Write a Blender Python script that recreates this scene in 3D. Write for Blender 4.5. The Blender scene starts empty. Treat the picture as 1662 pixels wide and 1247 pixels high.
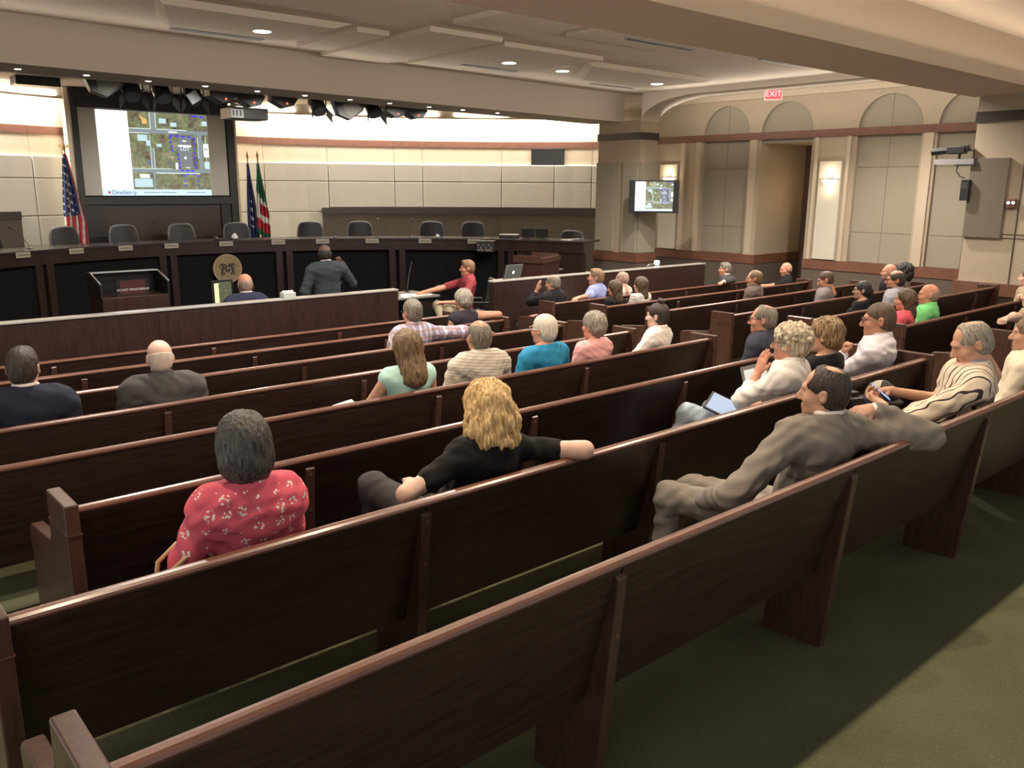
import bpy, math, random
import numpy as np
from mathutils import Matrix, Vector
random.seed(7)
C = bpy.context.scene.collection
R = math.radians
# ------------------------------------------------------------------ camera
CAMZ = 2.373
yaw, pit, rol = R(41.35), R(13.0), R(0.36)
fw = Vector((math.sin(yaw)*math.cos(pit), math.cos(yaw)*math.cos(pit), -math.sin(pit)))
rt = Vector((math.cos(yaw), -math.sin(yaw), 0)); up = rt.cross(fw)
r2 = rt*math.cos(rol)+up*math.sin(rol); u2 = up*math.cos(rol)-rt*math.sin(rol)
cd = bpy.data.cameras.new('camera'); cam = bpy.data.objects.new('camera', cd); C.objects.link(cam)
cam.matrix_world = Matrix(((r2.x, u2.x, -fw.x, 0), (r2.y, u2.y, -fw.y, 0), (r2.z, u2.z, -fw.z, CAMZ), (0, 0, 0, 1)))
cd.sensor_fit = 'HORIZONTAL'; cd.sensor_width = 36.0; cd.lens = 1380/1662*36; cd.clip_start = 0.05
sc = bpy.context.scene; sc.camera = cam
# ------------------------------------------------------------------ world, exposure
sc.view_settings.view_transform = 'Standard'; sc.view_settings.look = 'None'
sc.view_settings.gamma = 1.0; sc.view_settings.use_curve_mapping = False
sc.view_settings.exposure = 0.45
w = bpy.data.worlds.new('World'); sc.world = w; w.use_nodes = True
w.node_tree.nodes['Background'].inputs[0].default_value = (1.0, 0.95, 0.90, 1)
w.node_tree.nodes['Background'].inputs[1].default_value = 0.75

def lamp(name, kind, loc, energy, color=(1, .82, .62), size=.15, rot=None, spot=None, sizey=None, blend=.6):
    l = bpy.data.lights.new(name, kind); l.energy = energy; l.color = color
    if kind == 'AREA':
        l.size = size
        if sizey: l.shape = 'RECTANGLE'; l.size_y = sizey
        else: l.shape = 'DISK'
    else: l.shadow_soft_size = size
    if kind == 'SPOT': l.spot_size = spot or R(110); l.spot_blend = blend
    o = bpy.data.objects.new(name, l); C.objects.link(o); o.location = loc
    if rot: o.rotation_euler = rot
    return o
WARM = (1, .885, .77); WARMER = (1, .79, .58); COOL = (.95, .98, 1.0); NEUT = (1, .93, .84)
# the downlights of the public area ceiling (four in view, the others behind the cross beam)
DOWN = [(4.5, 9.3), (8.12, 9.33), (9.15, 9.33), (11.35, 9.38)]
REAR = [(1.0, 2.5), (2.6, 2.5), (4.2, 2.5), (5.8, 2.5), (7.4, 2.5), (9.0, 2.5), (10.6, 2.5), (12.2, 2.5)]
MID = [(2.2, 6.3), (9.6, 6.2), (12.0, 6.2), (5.2, 6.0)]
for x, y in DOWN: lamp('downlight_lamp', 'SPOT', (x, y, 4.02), 340, WARM, .06, (0, 0, 0), R(140))
for x, y in MID: lamp('downlight_lamp', 'SPOT', (x, y, 4.02), 400, WARM, .06, (0, 0, 0), R(150))
for x, y in REAR: lamp('downlight_lamp', 'SPOT', (x, y, 3.97), 110 if x < 8 else 60, WARMER, .05, (0, 0, 0), R(150))
# wall washers in the underside of the front beam
WASH = [(1.7, 10.82), (2.4, 10.88), (3.11, 10.93), (3.82, 11.0), (4.53, 11.03), (5.26, 11.11), (5.98, 11.16), (6.73, 11.22), (7.44, 11.27), (8.21, 11.33), (8.9, 11.36), (9.67, 11.40)]
for x, y in WASH: lamp('wash_lamp', 'SPOT', (x, y, 3.57), 60, NEUT, .03, (R(58), 0, 0), R(75))
WCX, WCY, WR = 6.85, 8.55, 9.3
# cove light behind the cornice of the curved wall
for k in range(-34, 58, 4):
    if -16 < k < 7: continue
    a = R(k); rr = WR-.085
    lamp('cove_and_fill_lamp', 'AREA', (WCX+rr*math.sin(a), WCY+rr*math.cos(a), 3.965), 38, NEUT, .62, (0, 0, -a), sizey=.12)
for k in range(-30, 56, 10):  # further fill lamps added before the cornice lip to brighten the dais ceiling
    a = R(k); rr = WR-.36
    lamp('cove_and_fill_lamp', 'AREA', (WCX+rr*math.sin(a), WCY+rr*math.cos(a), 3.93), 3.2, NEUT, 1.2, (R(180-40), 0, -a), sizey=.06)
# unseen fill lamps added along the beams and the arcade to brighten the ceiling
def fill_strip(x0, x1, y0, y1, z, d, e, col):
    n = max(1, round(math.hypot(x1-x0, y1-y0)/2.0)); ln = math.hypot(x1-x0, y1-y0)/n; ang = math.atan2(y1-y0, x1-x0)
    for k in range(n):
        t = (k+.5)/n; o = lamp('ceiling_fill_lamp', 'AREA', (x0+(x1-x0)*t, y0+(y1-y0)*t, z), e*ln, col, ln, None, sizey=.06)
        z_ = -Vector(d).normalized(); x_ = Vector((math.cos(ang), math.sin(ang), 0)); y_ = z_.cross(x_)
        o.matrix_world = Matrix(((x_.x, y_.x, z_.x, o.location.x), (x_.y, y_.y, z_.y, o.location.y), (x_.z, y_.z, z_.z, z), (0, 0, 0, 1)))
fill_strip(-1.4, 12.4, 5.0, 5.0, 3.64, (0, .95, .31), 4.5, WARM)
fill_strip(-1.4, 12.4, 10.05, 10.9, 3.64, (0, -.95, .31), 2.2, WARM)
fill_strip(12.6, 12.6, 5.4, 10.2, 3.7, (-.9, 0, .43), 4, WARM)
fill_strip(13.3, 13.3, 4.6, 10.8, 3.6, (.6, 0, .8), 4.5, WARM)
fill_strip(-1.5, 12.4, 3.95, 3.95, 3.64, (0, -.9, .43), 4, WARMER)

# ------------------------------------------------------------------ materials
def lin(c): return c/12.92 if c <= .04045 else ((c+.055)/1.055)**2.4
def srgb(r, g, b): return (lin(r/255), lin(g/255), lin(b/255))
MATS = {}
def newmat(name):
    m = bpy.data.materials.new(name); m.use_nodes = True
    nt = m.node_tree; return m, nt, nt.nodes['Principled BSDF']
def mat(name, col, rough=.6, metal=0, spec=.5, var=0, scale=8, bump=0, bscale=60, emit=0, ecol=None, stretch=None, coat=0, sss=0):
    if name in MATS: return MATS[name]
    m, nt, b = newmat(name); L = nt.links
    b.inputs['Base Color'].default_value = (*col, 1); b.inputs['Roughness'].default_value = rough
    b.inputs['Metallic'].default_value = metal; b.inputs['Specular IOR Level'].default_value = spec
    if coat: b.inputs['Coat Weight'].default_value = coat; b.inputs['Coat Roughness'].default_value = .18
    if sss: b.inputs['Subsurface Weight'].default_value = sss; b.inputs['Subsurface Radius'].default_value = (.01, .004, .002)
    if emit:
        b.inputs['Emission Color'].default_value = (*(ecol or col), 1); b.inputs['Emission Strength'].default_value = emit
    tc = None
    if var or bump:
        tc = nt.nodes.new('ShaderNodeTexCoord'); src = tc.outputs['Object']
        if stretch:
            mp = nt.nodes.new('ShaderNodeMapping'); mp.inputs['Scale'].default_value = stretch
            L.new(src, mp.inputs['Vector']); src = mp.outputs['Vector']
    if var:
        n = nt.nodes.new('ShaderNodeTexNoise'); n.inputs['Scale'].default_value = scale; n.inputs['Detail'].default_value = 5
        L.new(src, n.inputs['Vector'])
        mr = nt.nodes.new('ShaderNodeMapRange'); mr.inputs['From Min'].default_value = .3; mr.inputs['From Max'].default_value = .7
        mr.inputs['To Min'].default_value = 1-var; mr.inputs['To Max'].default_value = 1+var
        L.new(n.outputs['Fac'], mr.inputs['Value'])
        mx = nt.nodes.new('ShaderNodeVectorMath'); mx.operation = 'SCALE'; mx.inputs[0].default_value = col
        L.new(mr.outputs['Result'], mx.inputs['Scale']); L.new(mx.outputs['Vector'], b.inputs['Base Color'])
    if bump:
        n2 = nt.nodes.new('ShaderNodeTexNoise'); n2.inputs['Scale'].default_value = bscale; n2.inputs['Detail'].default_value = 3
        L.new(src, n2.inputs['Vector'])
        bp = nt.nodes.new('ShaderNodeBump'); bp.inputs['Strength'].default_value = bump; bp.inputs['Distance'].default_value = .01
        L.new(n2.outputs['Fac'], bp.inputs['Height']); L.new(bp.outputs['Normal'], b.inputs['Normal'])
    MATS[name] = m; return m
WOOD = mat('dark mahogany', (.029, .0145, .0115), .34, var=.45, scale=5, stretch=(1, 6, 14), spec=.45)
WOODR = mat('red mahogany rail', (.125, .050, .033), .34, var=.25, scale=7, stretch=(1, 8, 8), coat=.18)
WOODE = mat('mahogany end panel', (.066, .031, .022), .33, var=.3, scale=6, stretch=(10, 10, 1.2), coat=.2)
WOODS = mat('mahogany support', (.060, .028, .021), .3, var=.3, scale=6, stretch=(10, 10, 1.2), coat=.3)
WOODF = mat('mahogany front rail', (.029, .0145, .0115), .33, var=.3, scale=5, stretch=(8, 8, 1))
STONE = mat('grey rail cap', (.36, .345, .32), .18, spec=.8)
DAISW = mat('dais mahogany', (.026, .013, .011), .34, var=.3, scale=5, stretch=(8, 8, 1))
BLACKF = mat('black dais fabric', (.0045, .0045, .005), .9, spec=.2)
BROWNF = mat('taupe wall fabric', (.112, .086, .070), .9, var=.08, scale=30)
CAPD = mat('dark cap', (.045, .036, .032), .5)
WALLC = mat('cream wall paint', (.60, .50, .37), .85)
WALLB = mat('beige wall paint', (.40, .335, .25), .85, var=.03, scale=3)
FABP = mat('fabric wall panel', (.315, .285, .22), .95, bump=.15, bscale=400)
FABW = mat('pale fabric panel', (.57, .54, .46), .95, bump=.15, bscale=400)
BANDM = mat('brown band', (.165, .072, .045), .5, var=.12, scale=9)
CEILM = mat('ceiling paint', (.52, .455, .375), .95)
SOFM = mat('beam paint', (.52, .455, .385), .95); SOFN = mat('beam paint lightened for bounce', (.66, .55, .43), .95)  # rear beam copy made lighter to stand in for bounce light on its underside
BLACK = mat('black metal', (.012, .012, .013), .45)
DKGREY = mat('dark grey plastic', (.035, .035, .038), .5)
GREY = mat('grey plastic', (.20, .20, .20), .5)
WHITE = mat('white paper', (.75, .74, .70), .8)
SILVER = mat('silver metal', (.55, .55, .54), .28, metal=.9)
LEATHER = mat('charcoal leather', (.013, .012, .014), .55, bump=.1)
CHTRIM = mat('chair trim', (.10, .095, .10), .4)
GOLD = mat('brass', (.55, .40, .14), .35, metal=.8)
LAMPON = mat('lit lamp lens', (1, .93, .8), .5, emit=9, ecol=(1, .9, .74))
def carpet():
    m, nt, b = newmat('green carpet'); L = nt.links
    tc = nt.nodes.new('ShaderNodeTexCoord'); n = nt.nodes.new('ShaderNodeTexNoise'); n.inputs['Scale'].default_value = 220; n.inputs['Detail'].default_value = 2
    n3 = nt.nodes.new('ShaderNodeTexNoise'); n3.inputs['Scale'].default_value = 2.2; n3.inputs['Detail'].default_value = 3
    L.new(tc.outputs['Object'], n.inputs['Vector']); L.new(tc.outputs['Object'], n3.inputs['Vector'])
    cr = nt.nodes.new('ShaderNodeValToRGB'); cr.color_ramp.elements[0].color = (.093, .099, .056, 1); cr.color_ramp.elements[1].color = (.172, .172, .102, 1)
    cr.color_ramp.elements[0].position = .3; cr.color_ramp.elements[1].position = .75
    ad = nt.nodes.new('ShaderNodeMath'); ad.operation = 'MULTIPLY_ADD'; ad.inputs[1].default_value = .45; 
    L.new(n3.outputs['Fac'], ad.inputs[0]); L.new(n.outputs['Fac'], ad.inputs[2])
    sb = nt.nodes.new('ShaderNodeMath'); sb.operation = 'SUBTRACT'; sb.inputs[1].default_value = .22; L.new(ad.outputs[0], sb.inputs[0])
    L.new(sb.outputs[0], cr.inputs['Fac']); L.new(cr.outputs['Color'], b.inputs['Base Color'])
    b.inputs['Roughness'].default_value = 1; b.inputs['Specular IOR Level'].default_value = .1
    bp = nt.nodes.new('ShaderNodeBump'); bp.inputs['Strength'].default_value = .5; bp.inputs['Distance'].default_value = .01
    L.new(n.outputs['Fac'], bp.inputs['Height']); L.new(bp.outputs['Normal'], b.inputs['Normal'])
    return m
CARPET = carpet()

# ------------------------------------------------------------------ mesh helpers
class MB:
    def __init__(s): s.v = []; s.f = []; s.m = []
    def add(s, vs, fs, mi=0):
        o = len(s.v); s.v += [tuple(p) for p in vs]; s.f += [tuple(i+o for i in f) for f in fs]; s.m += [mi]*len(fs); return s
    def box(s, x0, x1, y0, y1, z0, z1, mi=0):
        return s.add([(x0, y0, z0), (x1, y0, z0), (x1, y1, z0), (x0, y1, z0), (x0, y0, z1), (x1, y0, z1), (x1, y1, z1), (x0, y1, z1)],
                     [(0, 3, 2, 1), (4, 5, 6, 7), (0, 1, 5, 4), (1, 2, 6, 5), (2, 3, 7, 6), (3, 0, 4, 7)], mi)
    def prism(s, poly, ax, a0, a1, mi=0):
        # poly of 2-D points in the two other axes (order y,z / x,z / x,y), extruded along ax
        n = len(poly)
        def P(p, a): return (a, p[0], p[1]) if ax == 0 else ((p[0], a, p[1]) if ax == 1 else (p[0], p[1], a))
        vs = [P(p, a0) for p in poly]+[P(p, a1) for p in poly]
        return s.add(vs, [tuple(range(n))[::-1], tuple(range(n, 2*n))]+[(i, (i+1) % n, n+(i+1) % n, n+i) for i in range(n)], mi)
    def tube(s, pts, rad, n=8, mi=0, cap=True):
        pts = [Vector(p) for p in pts]; rs = rad if isinstance(rad, (list, tuple)) else [rad]*len(pts)
        vs = []; fs = []; prev = None
        for i, p in enumerate(pts):
            d = (pts[min(i+1, len(pts)-1)]-pts[max(i-1, 0)]).normalized()
            if prev is None:
                a = Vector((0, 0, 1)) if abs(d.z) < .9 else Vector((1, 0, 0)); e = d.cross(a).normalized()
            else: e = (prev-d*prev.dot(d)).normalized()
            prev = e; g = d.cross(e)
            for k in range(n):
                t = 2*math.pi*k/n; vs.append(p+e*(rs[i]*math.cos(t))+g*(rs[i]*math.sin(t)))
        for i in range(len(pts)-1):
            for k in range(n): fs.append((i*n+k, i*n+(k+1) % n, (i+1)*n+(k+1) % n, (i+1)*n+k))
        if cap: fs.append(tuple(range(n))[::-1]); fs.append(tuple(range((len(pts)-1)*n, len(pts)*n)))
        return s.add(vs, fs, mi)
    def lathe(s, prof, c=(0, 0, 0), n=16, mi=0):
        vs = []; fs = []
        for r_, z in prof:
            for k in range(n): t = 2*math.pi*k/n; vs.append((c[0]+r_*math.cos(t), c[1]+r_*math.sin(t), c[2]+z))
        for i in range(len(prof)-1):
            for k in range(n): fs.append((i*n+k, i*n+(k+1) % n, (i+1)*n+(k+1) % n, (i+1)*n+k))
        fs.append(tuple(range(n))[::-1]); fs.append(tuple(range((len(prof)-1)*n, len(prof)*n)))
        return s.add(vs, fs, mi)
    def arc(s, cx, cy, r0, r1, a0, a1, z0, z1, n=None, mi=0):
        n = n or max(1, int(abs(a1-a0)/3)+1); vs = []; fs = []
        for i in range(n+1):
            a = R(a0+(a1-a0)*i/n); sx, cy_ = math.sin(a), math.cos(a)
            for r_, z in ((r0, z0), (r1, z0), (r1, z1), (r0, z1)): vs.append((cx+r_*sx, cy+r_*cy_, z))
        for i in range(n):
            for k in range(4): fs.append((i*4+k, i*4+(k+1) % 4, (i+1)*4+(k+1) % 4, (i+1)*4+k))
        fs.append((0, 1, 2, 3)); fs.append((n*4+3, n*4+2, n*4+1, n*4))
        return s.add(vs, fs, mi)
    def grid(s, P, mi=0):
        h, w_ = len(P), len(P[0]); vs = [p for row in P for p in row]
        return s.add(vs, [(i*w_+j, i*w_+j+1, (i+1)*w_+j+1, (i+1)*w_+j) for i in range(h-1) for j in range(w_-1)], mi)
    def mesh(s, name, mats):
        me = bpy.data.meshes.new(name); me.from_pydata(s.v, [], s.f)
        for m in (mats if isinstance(mats, (list, tuple)) else [mats]): me.materials.append(m)
        if max(s.m, default=0): me.polygons.foreach_set('material_index', s.m)
        me.update(); return me
    def build(s, name, mats, parent=None, smooth=False, bevel=0, loc=None, fix=True):
        me = s.mesh(name, mats)
        if fix:
            import bmesh
            bm = bmesh.new(); bm.from_mesh(me); bmesh.ops.recalc_face_normals(bm, faces=bm.faces); bm.to_mesh(me); bm.free()
        if smooth: me.polygons.foreach_set('use_smooth', [True]*len(me.polygons))
        return put(name, me, parent, bevel, loc)
def put(name, me, parent=None, bevel=0, loc=None):
    o = bpy.data.objects.new(name, me); C.objects.link(o)
    if parent: o.parent = parent
    if loc: o.location = loc
    if bevel:
        b = o.modifiers.new('bevel', 'BEVEL'); b.width = bevel; b.segments = 2; b.limit_method = 'ANGLE'; b.angle_limit = R(40)
    return o
def tag(o, label, cat, group=None):
    o['label'] = label; o['category'] = cat
    if group: o['group'] = group
    return o
def thing(name, label, cat, loc=(0, 0, 0), rz=0, group=None):
    o = bpy.data.objects.new(name, None); C.objects.link(o); o.location = loc; o.rotation_euler = (0, 0, rz); o.empty_display_size = .1
    return tag(o, label, cat, group)
def struct(o): o['kind'] = 'structure'; return o
def copytree(o, parent=None):
    c = o.copy(); C.objects.link(c); c.parent = parent
    for ch in list(o.children): copytree(ch, c)
    return c
def text(name, body, size, parent, loc, rot, m, align='CENTER', ext=.0006, squeeze=1.0):
    cu = bpy.data.curves.new(name, 'FONT'); cu.body = body; cu.size = size; cu.align_x = align; cu.align_y = 'CENTER'; cu.extrude = ext
    cu.materials.append(m); o = bpy.data.objects.new(name, cu); C.objects.link(o); o.parent = parent; o.location = loc; o.rotation_euler = rot
    bpy.context.view_layer.update(); me = bpy.data.meshes.new_from_object(o.evaluated_get(bpy.context.evaluated_depsgraph_get()))
    bpy.data.objects.remove(o); o = put(name, me, parent, 0, loc); o.rotation_euler = rot; return o
# ------------------------------------------------------------------ room shell
def fl(y): return max(0.0, .427-.0579*(y-1.575))
XL, XR, YB = -1.6, 14.3, -3.0
m = MB()
m.grid([[(XL, YB, fl(YB)), (17.5, YB, fl(YB))], [(XL, 8.95, 0), (17.5, 8.95, 0)]])
struct(m.build('floor', CARPET))
struct(MB().box(XL, 17.5, 8.95, 18.6, -.05, 0).build('floor_well', mat('charcoal carpet', (.012, .0125, .011), 1, spec=.1, bump=.3, bscale=200)))
m = MB(); m.box(XL, 16.2, YB, 11.2, 4.1, 4.2)
ceil = struct(m.build('ceiling', CEILM))
struct(MB().box(XL, 17.5, 11.25, 18.7, 4.08, 4.18).build('ceiling', CEILM))
struct(MB().box(XL-.1, XL, 6.5, 18.6, 0, 4.3).build('wall_left', WALLB)); struct(MB().box(XL-.3, XL, 1.6, 2.1, 0, 4.3).build('wall_left', WALLB))  # gaps left open so the world background adds side light
# rear left open for added fill from the world background: only piers are built
for k in range(5): struct(MB().box(XL+k*4.2, XL+k*4.2+.5, YB-.3, YB, 0, 4.3).build('wall_rear', WALLB))
# stepped ceiling slabs of the public area (thin dropped panels with bright edges)
for x0, x1, y0, y1 in ((5.33, 5.75, 8.68, 10.1), (5.9, 6.95, 8.1, 10.55), (7.15, 8.9, 8.3, 10.35), (5.83, 6.95, 6.65, 7.6), (7.2, 8.9, 6.68, 7.29)):
    MB().box(x0, x1, y0, y1, 4.045, 4.1).build('dropped_panel', CEILM, ceil)
# faceted light coffers: a tapered lip hanging from the ceiling
for pts in (((3.19, 8.6), (3.67, 9.76), (5.0, 9.76), (5.0, 8.6)), ((9.1, 8.7), (10.15, 9.88), (11.7, 9.95), (11.7, 8.7))):
    m = MB(); t = [(x+.22, y, 4.1) for x, y in pts]; b = [(x, y, 4.03) for x, y in pts]; t[0] = (pts[0][0]-.10, pts[0][1], 4.1); t[1] = (pts[1][0]-.13, pts[1][1], 4.1)
    m.add(b+t, [(3, 2, 1, 0), (0, 1, 5, 4), (1, 2, 6, 5), (2, 3, 7, 6), (3, 0, 4, 7)]); m.build('coffer_facet', CEILM, ceil)
# linear air slots
for x0, x1, y in ((3.69, 4.74, 9.8), (7.76, 8.75, 9.9), (10.52, 11.52, 10.07), (7.79, 8.99, 6.9), (10.58, 11.63, 6.96)):
    lab = {3.69: 'long dark air slot above the projection screen side of the ceiling', 7.76: 'dark air slot between two downlights near the front beam', 10.52: 'dark air slot in the ceiling nearest the arched corner',
           7.79: 'dark air slot in the middle of the ceiling, above the aisle', 10.58: 'dark air slot in the ceiling nearest the exit sign'}[x0]
    z = 4.03 if x0 in (3.69, 10.52) else (4.045 if x0 in (7.76, 7.79) else 4.1)
    t = thing('ceiling_air_slot', lab, 'vent', ((x0+x1)/2, y, z)); L_ = (x1-x0)/2
    MB().box(-L_, L_, -.05, .05, -.012, 0).build('frame', GREY, t); MB().box(-L_+.02, L_-.02, -.018, .018, -.016, -.003).build('slot', BLACK, t)
# cross beams
def beam(name, x0, x1, ya, yb, d, z0, z1, mt):
    return struct(MB().prism([(x0, ya), (x1, yb), (x1, yb+d), (x0, ya+d)], 2, z0, z1).build(name, mt))
beam('trim_1', XL, 12.72, 10.15, 11.28, .82, 3.6, 4.3, SOFM)
beam('trim_2', XL, 12.62, 4.0, 4.0, .95, 3.6, 4.12, SOFN)
# side arcade: columns and the flat arch between them
def arcade(y0, y1, flip):
    n = 14; rx, rz = 1.25, .40; pts = []
    for i in range(n+1):
        t = math.pi/2*i/n; pts.append((y0+rx*(1-math.cos(t)), 3.6+rz*math.sin(t)))
    for i in range(n, -1, -1):
        t = math.pi/2*i/n; pts.append((y1-rx*(1-math.cos(t)), 3.6+rz*math.sin(t)))
    m = MB()
    for a, b in zip(pts[:-1], pts[1:]):
        m.prism([a, b, (b[0], 4.12), (a[0], 4.12)], 0, 12.68, 13.2)
    return struct(m.build('trim_3' if not flip else 'trim_4', SOFM))
arcade(4.84, 10.82, 0); arcade(-1.2, 3.55, 1)
def column(name, x0, x1, y0, y1):
    c = struct(MB().box(x0, x1, y0, y1, 1.15, 3.62).build(name, WALLB))
    MB().box(x0-.03, x1+.03, y0-.03, y1+.03, 0, .98).build('wainscot', BROWNF, c)
    MB().box(x0-.045, x1+.045, y0-.045, y1+.045, .98, 1.15).build('chair_rail', BANDM, c)
    MB().box(x0-.02, x1+.02, y0-.02, y1+.02, 3.27, 3.40).build('upper_band', CAPD, c)
    return c
c = column('column', 12.70, 13.2, 10.84, 11.9)
for y0, y1 in ((10.84, 11.22), (11.42, 11.9)):
    MB().box(12.655, 12.70, y0, y1, 1.16, 2.86).build('fabric_panel', FABP, c, bevel=.006)
MB().box(12.70, 13.2, 10.795, 10.84, 1.16, 2.86).build('fabric_panel', FABP, c, bevel=.006)
c = column('column', 12.56, 13.2, 3.55, 4.84)
for y0, y1 in ((4.36, 4.84), (3.55, 4.02)):
    MB().box(12.515, 12.56, y0, y1, 1.75, 2.80).build('fabric_panel', mat('brown fabric panel', (.15, .13, .10), .95), c, bevel=.006)
MB().box(12.553, 12.56, 4.185, 4.20, 1.15, 3.27).build('seam', CAPD, c)
MB().box(12.553, 12.56, 4.02, 4.36, 1.80, 1.81).build('seam', CAPD, c); MB().box(12.553, 12.56, 4.02, 4.36, 1.75, 1.76).build('seam', CAPD, c)
# right wall: pilasters, arched niches, doorway
NI = [(9.54, 10.57), (8.24, 9.28), (6.33, 7.41), (5.0, 6.08), (3.0, 4.08), (1.7, 2.78)]
SP, TOPZ = 3.40, 4.12
wr = MB()
edges = [YB]+[e for a, b in sorted(NI) for e in (a, b)]+[11.9]
for a, b in zip(edges[0::2], edges[1::2]): wr.box(XR, XR+.12, a, b, 0, TOPZ)
for a, b in NI:
    n = 18; rr = (b-a)/2; cy = (a+b)/2; h = .52
    P = [(cy-rr*math.cos(math.pi*i/n), SP+h*math.sin(math.pi*i/n)) for i in range(n+1)]
    for p, q in zip(P[:-1], P[1:]): wr.prism([p, q, (q[0], TOPZ), (p[0], TOPZ)], 0, XR, XR+.12)
wr.box(XR+.001, 15.9, 11.9, 12.0, 0, 4.12)
wall = struct(wr.build('wall_right', WALLB))
for i, (a, b) in enumerate(NI):
    if i == 1:
        # doorway: opening below the band, passage behind
        MB().box(XR+.06, XR+.118, a+.002, b-.002, 3.20, 4.12).build('niche_back', FABP, wall)
        MB().box(XR+.121, XR+1.6, b, b+.06, 0, 3.3).build('passage_side', WALLB, wall)
        MB().box(XR+.121, XR+1.6, a-.06, a, 0, 3.3).build('passage_side', WALLB, wall)
        MB().box(XR+1.6, XR+1.66, a-.06, b+.06, 0, 3.3).build('passage_end', BROWNF, wall)
        MB().box(XR+.12, XR+1.66, a-.06, b+.06, 3.22, 3.3).build('passage_ceiling', CEILM, wall)
        MB().box(XR-.03, XR+1.60, b-.03, b-.001, .98, 1.15).build('chair_rail', BANDM, wall)
        MB().box(XR-.015, XR+1.60, b-.02, b-.001, 0, .98).build('wainscot', BROWNF, wall)
        continue
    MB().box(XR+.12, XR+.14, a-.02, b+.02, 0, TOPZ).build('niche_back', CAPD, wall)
    for (u0, u1) in ((a, (a+b)/2), ((a+b)/2, b)):
        zs = [1.15, 1.66, 2.75, 3.3, 3.93]
        for z0, z1 in zip(zs[:-1], zs[1:]):
            MB().box(XR+.07, XR+.12, u0+.003, u1-.003, z0+.003, z1-.003).build('fabric_panel', FABP, wall)
segs = [(YB, 8.24), (9.28, 11.9)]
for y0, y1 in segs:
    MB().box(XR-.035, XR+.10, y0, y1, .98, 1.15).build('chair_rail', BANDM, wall)
    MB().box(XR-.02, XR+.10, y0, y1, 0, .98).build('wainscot', BROWNF, wall)
MB().box(XR-.03, XR+.13, YB, 11.9, 3.27, 3.40).build('upper_band', BANDM, wall)
# frames of the wall bays and the sconce pilaster
PIL = mat('pilaster paint', (.50, .425, .32), .85)
for y0, y1 in ((10.62, 10.72), (9.34, 9.48), (8.10, 8.16), (7.50, 7.56), (6.12, 6.28), (11.0, 11.1)):
    MB().box(XR-.045, XR, y0, y1, 1.15, 3.27).build('pilaster_strip', PIL, wall)
MB().box(XR-.06, XR+.0, 7.62, 8.04, 1.16, 2.86).build('sconce_panel', FABW, wall, bevel=.01)
MB().box(XR-.06, XR+.0, 11.15, 11.6, 1.16, 2.86).build('sconce_panel', FABW, wall, bevel=.01)
MB().box(XR-.10, XR+.02, YB, 11.9, 4.0, 4.12).build('cornice', PIL, wall)

# curved wall behind the dais
WJ = [-40, -34, -26, -18.8, -14.66, -9, -3, 6.3, 9.72, 18.36, 27.59, 31.58, 42.79, 50.35, 55.7, 62]
m = MB(); m.arc(WCX, WCY, WR, WR+.15, -58, 66, 0, 4.12, 40)
wb = struct(m.build('wall_front', WALLC))
MB().arc(WCX, WCY, WR-.16, WR, -58, -14.3, 3.99, 4.08, 16).build('cornice', CEILM, wb); MB().arc(WCX, WCY, WR-.16, WR, 6.0, 57, 3.99, 4.08, 20).build('cornice', CEILM, wb)
MB().arc(WCX, WCY, WR-.30, WR-.16, -58, -14.3, 3.87, 4.08, 16).build('cornice_lip', CEILM, wb); MB().arc(WCX, WCY, WR-.30, WR-.16, 6.0, 57, 3.87, 4.08, 20).build('cornice_lip', CEILM, wb)
for a0, a1 in zip(WJ[:-1], WJ[1:]):
    if a0 >= -14.7 and a1 <= 6.4: continue
    MB().arc(WCX, WCY, WR-.02, WR, a0+.02, a1-.02, 3.255, 3.395).build('band_piece', BANDM, wb)
    MB().arc(WCX, WCY, WR-.012, WR, a0+.03, a1-.03, 2.89, 3.25).build('cream_panel', WALLC, wb)
    low = a0 >= 18 or a1 <= -20
    tiers = ((2.495, 2.88), (1.925, 2.485)) if low else ((2.495, 2.88), (1.835, 2.485), (1.2, 1.825))
    for z0, z1 in tiers: MB().arc(WCX, WCY, WR-.06, WR, a0+.04, a1-.04, z0, z1).build('fabric_panel', FABW, wb, bevel=.012)
for a0, a1 in ((17.3, 57), (-58, -20.9)):
    MB().arc(WCX, WCY, WR-.11, WR, a0, a1, 1.78, 1.915).build('cap_rail', CAPD, wb)
    MB().arc(WCX, WCY, WR-.09, WR, a0+.05, a1, .5, 1.78).build('lower_panel', BROWNF, wb)
# end of the curved wall towards the column
struct(MB().box(12.95, 14.6, 11.9, 12.0, 0, 1.0).build('wall_corner', BROWNF))
# dais platform
struct(MB().arc(5.9, 9.2, 6.12, 9.6, -62, 72, 0, .5, 30).build('floor_dais', CARPET))
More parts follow.
